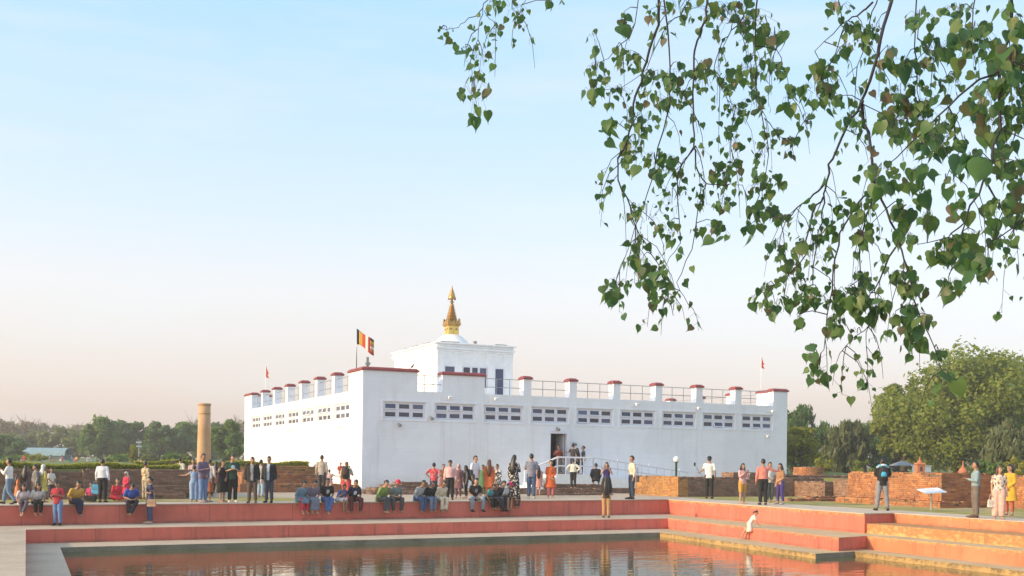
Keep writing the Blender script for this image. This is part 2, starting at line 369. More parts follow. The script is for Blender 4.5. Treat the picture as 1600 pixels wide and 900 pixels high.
M_F_GREY = m_leaf('grey_green_foliage', [(0.15, 0.18, 0.08), (0.195, 0.215, 0.10), (0.165, 0.195, 0.09), (0.22, 0.23, 0.11)], trans=0.5)
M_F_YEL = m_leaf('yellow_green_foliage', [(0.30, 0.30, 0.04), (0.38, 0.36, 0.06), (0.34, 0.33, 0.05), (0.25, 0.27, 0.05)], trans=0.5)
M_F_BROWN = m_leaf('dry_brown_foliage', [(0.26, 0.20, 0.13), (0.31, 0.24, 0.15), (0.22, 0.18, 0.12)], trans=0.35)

# ================================================================== the setting: ground, pond, terraces
Z1, Z2, ZW = -0.62, -1.04, -1.19
PL = [(-2.0, 6.0), (-2.0, 37.65), (26.7, 40.2), (25.9, 27.4), (27.35, 27.6), (26.7, 6.0)]              # plaza edge
L1 = [(0.2, 8.0), (0.85, 35.75), (24.6, 37.05), (23.5, 25.95), (25.0, 26.35), (24.3, 8.0)]              # edge of the upper ledge
L2 = [(1.2, 10.0), (1.72, 34.0), (22.95, 35.1), (22.16, 25.45), (23.95, 25.75), (23.3, 10.0)]           # edge of the lower ledge
def edge_y(x): return 37.65 + (x + 2.0) * (40.2 - 37.65) / 28.7
def struct(o): return tag(o, kind='structure')
g = MB()
oN = [(-360, -200), (-360, 460), (460, 460), None, (460, 28), (460, -200)]
def q3(p, z=0.0): return (p[0], p[1], z)
for a, b in ((0, 1), (1, 2), (2, 4), (4, 5), (5, 0)):
    g.add([q3(PL[a]), q3(PL[b]), q3(oN[b]), q3(oN[a])], [(0, 3, 2, 1)])
g.add([q3(PL[2]), q3(PL[3]), q3(PL[4])], [(0, 1, 2)])
struct(g.build('ground', M_GROUND))
# risers and treads
def risers(name, out, zt, zb, mats):
    for i in range(6):
        j = (i + 1) % 6; a, b = out[i], out[j]
        m = MB().add([q3(a, zb), q3(b, zb), q3(b, zt), q3(a, zt)], [(0, 1, 2, 3)])
        struct(m.build(name, mats[i]))
risers('pool_wall', PL, 0.0, Z1, [M_RED, M_RED, M_REDR, M_RED, M_STEPU, M_RED])
risers('pool_step_riser', L1, Z1, Z2, [M_RED2, M_RED2, M_REDR2, M_RED2, M_STEPO, M_RED2])
risers('pool_basin_wall', L2, Z2, -2.2, [M_MOSS, M_MOSS, M_BASIN, M_MOSS, M_BASIN, M_MOSS])
def tread(name, out, inn, z):
    for i in range(6):
        j = (i + 1) % 6
        m = MB().add([q3(out[i], z), q3(out[j], z), q3(inn[j], z), q3(inn[i], z)], [(0, 1, 2, 3)])
        struct(m.build(name, M_CONCR if i in (2, 3, 4) else M_CONC))
tread('pool_ledge', PL, L1, Z1); tread('pool_ledge', L1, L2, Z2)
# the wide stair on the right bank: one more step between plaza and upper ledge
st = MB().add([q3((26.0, 27.45), -1.0), q3((27.6, 27.55), -1.0), q3((26.9, 6), -1.0), q3((25.3, 6), -1.0),
               q3((26.0, 27.45), -0.30), q3((27.6, 27.55), -0.30), q3((26.9, 6), -0.30), q3((25.3, 6), -0.30)],
              [(4, 7, 6, 5), (0, 3, 7, 4), (0, 4, 5, 1)])
struct(st.build('pool_stair_step', M_STEPY))
# pavement strip round the pond, 3 cm proud
def strip(name, a, b, off0, off1, mat, z=0.03, over=0.03):
    a = Vector((*a, 0)); b = Vector((*b, 0)); d = (b - a).normalized(); nrm = Vector((-d.y, d.x, 0))
    p = [a - nrm * over, b - nrm * over, b + nrm * off1, a + nrm * off0]
    m = MB().add([(*x.xy, 0.003) for x in p] + [(*x.xy, z) for x in p], [(4, 5, 6, 7), (0, 1, 5, 4), (1, 2, 6, 5), (2, 3, 7, 6), (3, 0, 4, 7)])
    return struct(m.build(name, mat))
strip('pavement', (-2.0, 37.65), (26.75, 40.2), 1.5, 1.6, M_CONC2)
strip('pavement', (28.3, 41.4), (27.35, 27.6), -1.6, -0.0, M_CONC2, 0.026, 0.0)
pv = MB().add([(25.87, 27.4, 0.034), (27.38, 27.56, 0.034), (29.0, 27.8, 0.034), (28.6, 41.8, 0.034), (26.67, 40.17, 0.034)], [(0, 1, 2, 3, 4)])
pv.add([(25.87, 27.4, 0.003), (26.67, 40.17, 0.003), (26.67, 40.17, 0.034), (25.87, 27.4, 0.034)], [(0, 3, 2, 1)])
pv.add([(25.87, 27.4, 0.003), (27.38, 27.56, 0.003), (27.38, 27.56, 0.034), (25.87, 27.4, 0.034)], [(0, 1, 2, 3)])
struct(pv.build('pavement', M_CONC2))
pv = MB().add([(27.32, 27.56, 0.030), (26.67, 6, 0.030), (28.4, 6, 0.030), (29.0, 27.8, 0.030)], [(0, 1, 2, 3)])
pv.add([(27.32, 27.56, 0.003), (26.67, 6, 0.003), (26.67, 6, 0.030), (27.32, 27.56, 0.030)], [(0, 3, 2, 1)])
struct(pv.build('pavement', M_CONC2))
wt = MB().add([(-1, 7, ZW), (26, 7, ZW), (26, 38, ZW), (-1, 38, ZW)], [(0, 1, 2, 3)])
struct(wt.build('water', M_WATER))
# trodden dust between pond and temple
def sheet(name, pts, z, mat): return struct(MB().add([(*p, z) for p in pts], [tuple(range(len(pts)))]).build(name, mat))
sheet('path', [(13.5, 41.0), (29.5, 42.4), (29.5, 50), (21, 57), (10, 52), (7, 46)], 0.006, M_DUST)
sheet('path', [(-6, 43), (7, 47.5), (12, 55), (9, 56.5), (-6, 50)], 0.010, M_DUST)
sheet('lawn', [(28.95, 20), (36.3, 20), (36.3, 43.6), (30.3, 43.6), (28.75, 41.0)], 0.008, M_DRY)
sheet('lawn', [(-6, 39.2), (12.5, 41.1), (9.5, 45.2), (-6, 43.2)], 0.014, M_DRY)
# higher, unexcavated land left and right
def land(name, pts, z, mat):
    n = len(pts); m = MB().add([(*p, 0.0) for p in pts] + [(*p, z) for p in pts], [tuple(range(n, 2 * n))] + [(i, (i + 1) % n, n + (i + 1) % n, n + i) for i in range(n)])
    return struct(m.build(name, mat))
land('terrain', [(-340, 45.3), (7.2, 45.3), (7.2, 66), (17.9, 66), (17.9, 120), (250, 440), (-340, 440)], 1.06, M_LAWN)
land('terrain', [(38.6, -120), (430, -120), (430, 430), (120, 200), (60, 84), (50, 84), (50, 49.5), (38.6, 49.5)], 0.95, M_LAWN)

# ================================================================== the temple
X0, Y0 = 18.25, 57.73
TF, TLn, ROOF, PAR = 29.45, 31.4, 5.25, 5.50
temple = empty('temple', (X0, Y0, 0), 0, 'large whitewashed temple with red-capped parapet piers and a gilded spire', 'temple')
FWIN = [(1.19 + 3.065 * i, 1.19 + 3.065 * i + 2.53) for i in range(9)]
LWIN = [(2.49 + 3.86 * i, 2.49 + 3.86 * i + 3.02) for i in range(7)]
WZ0, WZ1 = 3.90, 4.88
def wall_panel(mb, L, z0, z1, holes, put, dep=0.24):
    xs = sorted({0.0, L} | {h[0] for h in holes} | {h[1] for h in holes}); zs = sorted({z0, z1} | {h[2] for h in holes} | {h[3] for h in holes})
    for i in range(len(xs) - 1):
        for k in range(len(zs) - 1):
            cxm, czm = (xs[i] + xs[i + 1]) / 2, (zs[k] + zs[k + 1]) / 2
            if any(h[0] < cxm < h[1] and h[2] < czm < h[3] for h in holes): continue
            mb.add([put(xs[i], 0, zs[k]), put(xs[i + 1], 0, zs[k]), put(xs[i + 1], 0, zs[k + 1]), put(xs[i], 0, zs[k + 1])], [(0, 1, 2, 3)])
    for a, b, c, d in holes:
        P = lambda x, z: (put(x, 0, z), put(x, dep, z))
        for (xa, za), (xb, zb) in (((a, c), (b, c)), ((b, c), (b, d)), ((b, d), (a, d)), ((a, d), (a, c))):
            p, q = P(xa, za), P(xb, zb); mb.add([p[0], p[1], q[1], q[0]], [(0, 1, 2, 3)])
w = MB()
pf = lambda s, d, z: (s, d, z)
pl = lambda s, d, z: (d, s, z)
DOOR = (11.67, 12.82, 0.88, 3.37)
wall_panel(w, TF, 0, PAR, [(a, b, WZ0, WZ1) for a, b in FWIN] + [DOOR], pf)
wall_panel(w, TLn, 0, PAR, [(a, b, WZ0, WZ1) for a, b in LWIN], pl)
wall_panel(w, TLn, 0, PAR, [], lambda s, d, z: (TF - d, s, z)); wall_panel(w, TF, 0, PAR, [], lambda s, d, z: (s, TLn - d, z))
t_ = 0.30
w.add([(0, 0, PAR), (TF, 0, PAR), (TF, TLn, PAR), (0, TLn, PAR), (t_, t_, PAR), (TF - t_, t_, PAR), (TF - t_, TLn - t_, PAR), (t_, TLn - t_, PAR),
       (t_, t_, ROOF), (TF - t_, t_, ROOF), (TF - t_, TLn - t_, ROOF), (t_, TLn - t_, ROOF)],
      [(0, 1, 5, 4), (1, 2, 6, 5), (2, 3, 7, 6), (3, 0, 4, 7), (4, 5, 9, 8), (5, 6, 10, 9), (6, 7, 11, 10), (7, 4, 8, 11)])
w.build('wall', M_WALL, temple)
MB().box(t_ - 0.05, TF - t_ + 0.05, t_ - 0.05, TLn - t_ + 0.05, ROOF - 0.25, ROOF - 0.002).build('roof', M_WHITE, temple)
# near-black inner walls paint the room's shade behind door and windows
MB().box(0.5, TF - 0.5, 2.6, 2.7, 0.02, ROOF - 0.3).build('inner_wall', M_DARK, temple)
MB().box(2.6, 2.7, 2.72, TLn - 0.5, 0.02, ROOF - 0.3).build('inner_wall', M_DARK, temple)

# windows: outer frame with mullions, six sashes, six panes; shared meshes per side
def window_meshes(wd):
    h = WZ1 - WZ0; fr = MB(); b = 0.07
    for z0, z1 in ((0, b), (h - b, h), (h / 2 - 0.035, h / 2 + 0.035)): fr.box(b, wd - b, 0.05, 0.15, z0, z1)
    for x0 in (0, wd - b): fr.box(x0, x0 + b, 0.045, 0.155, 0, h)
    cw = (wd - 2 * b - 2 * 0.07) / 3; chh = (h - 2 * b - 0.07) / 2
    for k in (1, 2):
        x = b + k * cw + (k - 1) * 0.07; fr.box(x, x + 0.07, 0.048, 0.152, b, h / 2 - 0.035); fr.box(x, x + 0.07, 0.048, 0.152, h / 2 + 0.035, h - b)
    sw, sh, e = cw - 0.02, chh - 0.02, 0.06
    sa = MB()
    sa.box(0, sw, -0.02, 0.02, -e, 0).box(0, sw, -0.02, 0.02, -sh, -sh + e)
    sa.box(0, e, -0.018, 0.018, -sh + e, -e).box(sw - e, sw, -0.018, 0.018, -sh + e, -e)
    pa = MB().box(e - 0.01, sw - e + 0.01, -0.004, 0.004, -sh + e - 0.01, -e + 0.01)
    pos = [(b + k * (cw + 0.07) + 0.01, b + chh - 0.01 + r * (chh + 0.07)) for r in (0, 1) for k in range(3)]
    return fr.mesh('window', M_FRAME), sa.mesh('sash', M_FRAME), pa.mesh('pane', M_GLASS), pos
fm = window_meshes(2.53); lm = window_meshes(3.02)
OPENF = {(0, 3), (1, 3), (1, 4), (2, 3), (2, 4), (2, 1), (4, 3), (4, 4), (4, 0), (5, 5), (5, 3), (6, 4), (7, 5), (7, 3), (7, 1), (8, 1), (3, 4)}
def put_window(ms, loc, rz, opens):
    wdw = addobj('window', ms[0], temple, loc, (0, 0, rz))
    for k, (x, z) in enumerate(ms[3]):
        rot = (RAD(-random.uniform(6, 14)) if k in opens else 0.0, 0, 0)
        addobj('sash', ms[1], wdw, (x, 0.075, z), rot); addobj('pane', ms[2], wdw, (x, 0.075, z), rot)
for i, (a, b_) in enumerate(FWIN): put_window(fm, (a, 0.02, WZ0), 0, {k for (w_, k) in OPENF if w_ == i})
for i, (a, b_) in enumerate(LWIN): put_window(lm, (0.02, b_, WZ0), -math.pi / 2, {3, 4} if i in (1, 2, 4) else ({5} if i == 5 else set()))
# raised surrounds (thin plaster bands round each front window)
for i, (a, b_) in enumerate(FWIN):
    m = MB().box(a - 0.12, b_ + 0.12, -0.03, 0.002, WZ0 - 0.10, WZ0 - 0.002).box(a - 0.12, b_ + 0.12, -0.03, 0.002, WZ1 + 0.002, WZ1 + 0.09)
    m.box(a - 0.12, a - 0.002, -0.028, 0.002, WZ0 - 0.002, WZ1 + 0.002).box(b_ + 0.002, b_ + 0.12, -0.028, 0.002, WZ0 - 0.002, WZ1 + 0.002)
    m.build('window_surround', M_WALL, temple)

# parapet piers with maroon caps
def pier(x0, x1, y0, y1, zt, over=0.09, ch=0.20):
    p = MB().box(x0, x1, y0, y1, PAR + 0.001, zt).build('pier', M_WALL, temple)
    c = MB().box(x0 - over, x1 + over, y0 - over, y1 + over, zt + 0.001, zt + ch * 0.45)
    c.frustum(x0 - over, x1 + over, y0 - over, y1 + over, zt + ch * 0.45 + 0.0005, zt + ch, over * 1.4)
    bevel(c.build('pier_cap', M_CAP, p), 0.02); return p
e3 = -0.003
pier(e3, 3.21, e3, 0.55, 6.56); pier(e3, 0.5, 0.56, 2.62, 6.56 - 0.002)
pier(4.72, 7.36, e3, 0.55, 6.50)
for k in range(6):
    x1 = 10.37 + 3.062 * k; pier(x1 - 0.5, x1, e3, 0.55, 6.47)
pier(28.28, TF - e3, e3, 0.55, 6.47); pier(TF - 0.5, TF - e3, 0.57, 2.6, 6.468)
for k in range(6):
    y0 = 5.55 + 3.86 * k; pier(e3, 0.5, y0, y0 + 0.52, 6.62); pier(TF - 0.5, TF - e3, y0, y0 + 0.52, 6.47)
pier(e3, 0.5, 28.75, 30.8, 6.62); pier(e3, 2.6, 30.82, TLn - e3, 6.62)
for k in range(8):
    x1 = 6.0 + 3.062 * k; pier(x1 - 0.5, x1, TLn - 0.55, TLn - e3, 6.47)
# railings between piers
def rail(x0, y0, x1, y1, n=2):
    a, b = Vector((x0, y0, 0)), Vector((x1, y1, 0)); m = MB()
    for z in (5.93, 6.42): m.tube([a + Vector((0, 0, z)), b + Vector((0, 0, z))], 0.022, 6)
    for k in range(1, n + 1):
        p = a.lerp(b, k / (n + 1)); m.tube([p + Vector((0, 0, PAR + 0.002)), p + Vector((0, 0, 6.42))], 0.022, 6)
    m.build('railing', M_STEEL, temple)
ends = [(3.21, 4.72), (7.36, 9.87)] + [(10.37 + 3.062 * k, 9.87 + 3.062 * (k + 1)) for k in range(5)] + [(10.37 + 3.062 * 5, 28.28)]
for a, b_ in ends: rail(a, 0.18, b_, 0.18, 2)
ly = [2.62] + [5.55 + 3.86 * k for k in range(6)] + [28.75]
for k in range(7):
    a = ly[k] + (0.52 if k else 0); rail(0.2, a, 0.2, ly[k + 1], 2); rail(TF - 0.2, a, TF - 0.2, ly[k + 1], 2)
# door
dr = MB().box(DOOR[0] - 0.07, DOOR[0] + 0.05, 0.02, 0.2, DOOR[2], DOOR[3]).box(DOOR[1] - 0.05, DOOR[1] + 0.25, -0.04, 0.2, DOOR[2], DOOR[3] + 0.05).box(DOOR[0] - 0.07, DOOR[1] + 0.25, -0.045, 0.21, DOOR[3] - 0.06, DOOR[3] + 0.12)
dr.build('door_frame', M_FRAME, temple)
MB().box(DOOR[1] - 0.11, DOOR[1] - 0.06, 0.25, 1.25, DOOR[2] + 0.02, DOOR[3] - 0.08).build('door', M_FRAME, temple)
MB().box(DOOR[0] - 1.5, DOOR[1] + 1.5, 0.26, 2.58, DOOR[2] - 0.1, DOOR[2] - 0.01).build('threshold_floor', M_CONC, temple)
# entrance landing, stair and ramp with railings
MB().box(11.1, 13.6, -1.95, -0.002, 0.0, 0.88).build('landing', M_WHITE, temple)
for k in range(5): MB().box(11.1 - 0.42 * (k + 1), 11.1 - 0.42 * k, -1.95, -0.002, 0.0, 0.88 - 0.165 * (k + 1)).build('stair_tread', M_WHITE, temple)
MB().add([(13.6, -1.9, 0), (20.4, -1.9, 0), (13.6, -0.003, 0), (20.4, -0.003, 0), (13.6, -1.9, 0.878), (20.4, -1.9, 0.05), (13.6, -0.003, 0.878), (20.4, -0.003, 0.05)],
         [(0, 1, 5, 4), (4, 5, 7, 6), (1, 3, 7, 5), (3, 2, 6, 7)]).build('ramp', M_WHITE, temple)
h = MB()
def hr(a, b, r): h.tube([a, b], r, 6)
yr = -1.86
for dz, r in ((1.0, 0.055), (0.5, 0.05)):
    hr((11.2, yr, 0.88 + dz), (13.5, yr, 0.88 + dz), r); hr((11.2, yr, 0.88 + dz), (9.1, yr, 0.05 + dz), r)
for x in (11.2, 11.75, 12.35, 12.95, 13.5): hr((x, yr, 0.881), (x, yr, 1.88), 0.05)
for x, z in ((10.5, 0.6), (9.8, 0.33), (9.1, 0.05)): hr((x, yr, z), (x, yr, z + 1.0), 0.05)
h.build('handrail', M_FRAME, temple)
h = MB()
for dz in (1.0, 0.55): hr((13.5, yr, 0.885 + dz), (20.3, yr, 0.06 + dz), 0.035)
for k in range(13):
    x = 13.6 + 0.55 * k; z = 0.88 - (x - 13.6) * 0.122; hr((x, yr, z), (x, yr, z + (1.15 if k % 4 == 3 else 1.0)), 0.032)
h.build('handrail', M_STEEL2, temple)
# floodlights and cameras on the wall
def lampbox(loc, rz=0.0):
    m = MB().box(-0.03, 0.03, -0.16, 0.0, -0.03, 0.03).box(-0.09, 0.09, -0.30, -0.16, -0.07, 0.08); m.box(-0.05, 0.05, -0.02, 0.0, -0.06, 0.06)
    return m
lb = lampbox((0, 0, 0)); lbw = lb.mesh('floodlight', M_WHITE); lbd = lb.mesh('floodlight', M_STEEL)
for x, z, k in ((2.1, 3.62, 1), (4.02, 4.05, 1), (12.1, 3.63, 1), (13.25, 2.75, 1), (22.2, 5.22, 0), (27.7, 3.55, 0), (28.1, 5.2, 0), (5.1, 5.28, 0), (8.0, 5.3, 0), (17.6, 5.3, 0)):
    addobj('floodlight', lbd if k else lbw, temple, (x, -0.005, z), (RAD(20), 0, 0))
for y, z in ((3.9, 3.55), (15.5, 3.58), (26.6, 3.52)): addobj('floodlight', lbw, temple, (-0.005, y, z), (RAD(20), 0, -math.pi / 2))

# the upper shrine
sx0, sx1, sy0, sy1, sz = 6.75, 11.9, 6.0, 14.1, 8.62
shr = MB().box(sx0, sx1, sy0, sy1, ROOF - 0.1, sz).build('shrine', M_WHITE, temple)
for a, b_ in ((0, 0.42), (1.2, 1.66), (3.45, 3.92), (4.62, 5.15)):
    q = MB().box(sx0 + a - (0.05 if a == 0 else 0), sx0 + b_ + (0.05 if b_ > 5 else 0), sy0 - 0.08, sy0 - 0.001, ROOF - 0.05, sz - 0.25)
    q.box(sx0 + a - 0.06, sx0 + b_ + 0.06, sy0 - 0.13, sy0 - 0.002, sz - 0.249, sz - 0.12); q.build('pilaster', M_WHITE, shr)
for a, b_ in ((0.0, 0.45), (2.3, 2.75), (4.0, 4.5), (6.9, 7.35)):
    q = MB().box(sx0 - 0.08, sx0 - 0.001, sy0 + a, sy0 + b_, ROOF - 0.05, sz - 0.25).box(sx0 - 0.13, sx0 - 0.002, sy0 + a - 0.06, sy0 + b_ + 0.06, sz - 0.249, sz - 0.12)
    q.build('pilaster', M_WHITE, shr)
q = MB()
for z0, z1, o in ((sz - 0.119, sz + 0.02, 0.10), (sz + 0.021, sz + 0.16, 0.18), (sz + 0.161, sz + 0.34, 0.10), (sz + 0.341, sz + 0.44, 0.24)):
    q.box(sx0 - o, sx1 + o, sy0 - o, sy1 + o, z0, z1)
bevel(q.build('cornice', M_WHITE, shr), 0.03)
def sash_window(x0, x1, z0, z1, n, glass):
    m = MB(); b = 0.06; y = sy0 - 0.05
    m.box(x0 - b, x1 + b, y, sy0 - 0.003, z1, z1 + b * 1.5).box(x0 - b, x0, y, sy0 - 0.003, z0, z1).box(x1, x1 + b, y, sy0 - 0.003, z0, z1)
    for k in range(1, n): xx = x0 + (x1 - x0) * k / n; m.box(xx - 0.07, xx + 0.07, y, sy0 - 0.003, z0, z1)
    m.build('window_frame', M_FRAME, shr)
    for k in range(n):
        a_, c_ = x0 + (x1 - x0) * k / n + (0.07 if k else 0), x0 + (x1 - x0) * (k + 1) / n - (0.07 if k < n - 1 else 0)
        MB().box(a_, c_, sy0 - 0.02, sy0 - 0.004, z0, z1).build('pane', glass, shr)
sash_window(sx0 + 0.50, sx0 + 1.15, 6.3, 7.55, 1, M_GLASS); sash_window(sx0 + 1.75, sx0 + 3.35, 6.3, 7.55, 3, M_GLASS)
sash_window(sx0 + 3.98, sx0 + 4.55, 5.3, 7.55, 1, M_GLASSB)
for a, b_ in ((0.15, 1.4), (3.9, 4.7)): MB().box(sx0 + a, sx0 + b_, sy0 - 0.2, sy0 - 0.05, sz + 0.441, sz + 0.50).build('roof_lamp', M_STEEL, shr)
MB().box(sx0 + 2.42, sx0 + 2.62, sy0 - 0.15, sy0 + 0.05, sz + 0.441, sz + 0.62).build('roof_lamp', M_STEEL, shr)
for a, b_ in ((1.0, 2.2), (3.2, 4.2), (5.2, 6.0)): MB().box(sx0 - 0.2, sx0 - 0.05, sy0 + a, sy0 + b_, sz + 0.441, sz + 0.50).build('roof_lamp', M_STEEL, shr)
scx, scy = (sx0 + sx1) / 2, (sy0 + sy1) / 2
MB().lathe([(1.55, 0), (1.5, 0.10), (1.3, 0.32), (1.05, 0.58), (0.8, 0.80), (0.58, 0.95), (0.48, 1.0)], 36, (scx, scy, sz + 0.43)).build('dome', M_WHITE, temple, True)
zb = sz + 1.42
sp = MB().box(scx - 0.37, scx + 0.37, scy - 0.37, scy + 0.37, zb - 0.1, zb + 0.58).build('spire', M_GOLDB, temple)
bevel(MB().box(scx - 0.44, scx + 0.44, scy - 0.44, scy + 0.44, zb + 0.581, zb + 0.65).box(scx - 0.49, scx + 0.49, scy - 0.49, scy + 0.49, zb + 0.651, zb + 0.73).build('spire_cornice', M_GOLD, sp), 0.015)
for side in range(4):
    rz = side * math.pi / 2
    m = MB()
    for s_ in (-1, 1):
        m.tube([(s_ * 0.30, -0.376, 0.36), (s_ * 0.20, -0.378, 0.41), (s_ * 0.07, -0.376, 0.34)], [0.012, 0.03, 0.012], 6)
        m.ball((s_ * 0.19, -0.378, 0.345), (0.04, 0.008, 0.035), 8, 5)
    m.tube([(0, -0.376, 0.30), (0.02, -0.38, 0.25), (0, -0.378, 0.2), (-0.02, -0.378, 0.18)], 0.012, 5)
    m.build('painted_eyes', M_DARKGOLD, sp, loc=(scx, scy, zb), rot=(0, 0, rz))
    pt = MB()
    for k in range(5):
        x = -0.36 + 0.18 * k; pt.frustum(x - 0.085, x + 0.085, -0.47, -0.41, 0.73, 0.73 + (0.36 if k in (0, 4) else 0.26 if k == 2 else 0.18), 0.028)
    pt.build('crest', M_GOLD if side in (0, 3) else M_DARKGOLD, sp, loc=(scx, scy, zb), rot=(0, 0, rz))
zt = zb + 0.73
for k in range(13):
    r = 0.43 - 0.0235 * k; z = zt + 0.10 + 0.098 * k
    MB().lathe([(r * 0.72, 0), (r, 0.012), (r, 0.045), (r * 0.72, 0.058)], 20, (scx, scy, z)).build('spire_ring', M_GOLD, sp, True)
zk = zt + 0.10 + 13 * 0.098
MB().lathe([(0.33, -1.4), (0.10, -0.05), (0.07, 0.08), (0.15, 0.10), (0.15, 0.14), (0.06, 0.17), (0.05, 0.34)], 18, (scx, scy, zk)).build('spire_core', M_DARKGOLD, sp, True)
MB().lathe([(0.26, 0.0), (0.27, 0.04), (0.24, 0.12), (0.20, 0.28), (0.12, 0.50), (0.06, 0.66), (0.025, 0.80), (0.008, 0.92)], 18, (scx, scy, zk + 0.34)).build('parasol_finial', M_GOLD, sp, True)
for k in range(12):
    a = k * math.pi / 6; MB().ball((scx + 0.25 * math.cos(a), scy + 0.25 * math.sin(a), zk + 0.30), (0.03, 0.03, 0.05), 6, 4).build('hanging_bell', M_DARKGOLD, sp)
# loudspeaker stack on the corner pier
MB().box(0.28, 0.40, 0.2, 0.32, 6.76, 7.30).box(0.22, 0.46, 0.12, 0.34, 6.86, 7.0).build('alarm_horn', M_STEEL, temple)

# ------------------------------------------------------------------ flags on the roof
def stripes_flag(loc, hgt, wid, fh, label, cols, sag):
    f = empty('flag', loc, 0, label, 'flag')
    MB().tube([(0, 0, 0), (0, 0, hgt)], [0.03, 0.018], 8).ball((0, 0, hgt), 0.035, 8, 6).build('pole', M_STEEL, f, True)
    d = RT; n = len(cols)
    def P(s, t):                                  # s along the fly, t up the hoist
        off = FW * (0.12 * math.sin(s * 7) * s)
        return (d.x * wid * s + off.x, d.y * wid * s + off.y, hgt - 0.04 - fh * (1 - t) - sag * s ** 1.3 + 0.05 * math.sin(s * 6 + t * 2))
    s0 = 0
    for i, (c, wd_) in enumerate(cols):
        s1 = s0 + wd_; m = MB(); N = 4; T = 6
        vs = [P(s0 + (s1 - s0) * a / N, t / T) for a in range(N + 1) for t in range(T + 1)]
        fs = [(a * (T + 1) + t, (a + 1) * (T + 1) + t, (a + 1) * (T + 1) + t + 1, a * (T + 1) + t + 1) for a in range(N) for t in range(T)]
        if isinstance(c, list):
            for k, cc in enumerate(c):
                mm = MB(); lo, hi = T * k // len(c), T * (k + 1) // len(c)
                mm.add(vs, [q for j, q in enumerate(fs) if lo <= j % T < hi]); o = mm.build('stripe', cc, f, True); sol(o)
        else:
            m.add(vs, fs); sol(m.build('stripe', c, f, True))
        s0 = s1
    return f
def sol(o): k = o.modifiers.new('thick', 'SOLIDIFY'); k.thickness = 0.008
CB, CY, CR_, CW, CO = [simple('flag_' + nm, c, 0.8) for nm, c in (('navy', (0.03, 0.03, 0.06)), ('yellow', (0.75, 0.42, 0.05)), ('red', (0.50, 0.05, 0.03)), ('white', (0.75, 0.68, 0.62)), ('orange', (0.60, 0.20, 0.06)))]
pfl = atd(557, 572, 60.6)
stripes_flag((pfl.x, pfl.y, 6.7), 2.18, 0.95, 0.82, 'tall five-coloured striped flag flying above the near corner of the white temple', [(CB, .14), (CY, .2), (CR_, .18), (CW, .16), (CR_, .12), ([CR_, CO, CW, CO, CY, CB], .20)], 0.62)
def small_flag(u, v0, v1, D, label):
    a, b_ = atd(u, v1, D), atd(u, v0, D); hgt = b_.z - a.z
    f = empty('flag', (a.x, a.y, a.z), 0, label, 'flag')
    MB().tube([(0, 0, 0), (0, 0, hgt)], 0.02, 6).build('pole', M_WHITE, f)
    m = MB(); pts = [(0.02, hgt), (0.07, hgt - 0.28), (0.18, hgt - 0.62), (0.10, hgt - 0.66), (0.20, hgt - 0.95), (0.0, hgt - 0.86)]
    m.add([(RT.x * x * 1.3, RT.y * x * 1.3, z) for x, z in pts] , [(0, 1, 5), (1, 3, 5), (1, 2, 3), (3, 4, 5)]); sol(m.build('cloth', CR_, f))
small_flag(415, 571, 608, 80, 'small limp crimson flag above the left parapet of the white temple')
small_flag(1189, 557, 608, 82, 'small limp crimson flag above the right end of the white temple')
# a bird on the near corner parapet, small banner hung on the railing
bb = empty('bird', (X0 + 2.95, Y0 + 0.2, 6.765), RAD(30), 'small dark bird perched on the red cap by the near corner', 'bird')
m = MB().ball((0, 0, 0.13), (0.055, 0.11, 0.06), 10, 7, Matrix.Rotation(RAD(-35), 4, 'X').to_3x3()).ball((0, -0.09, 0.23), 0.045, 8, 6).tube([(0, -0.12, 0.23), (0, -0.17, 0.22)], [0.014, 0.003], 5)
m.tube([(0, 0.07, 0.09), (0, 0.24, 0.02)], [(0.035, 0.015), (0.02, 0.006)], 6).tube([(0.02, 0, 0.09), (0.02, -0.01, 0.002)], 0.006, 4).tube([(-0.02, 0, 0.09), (-0.02, -0.01, 0.002)], 0.006, 4)
m.build('body', M_BLACK, bb, True)

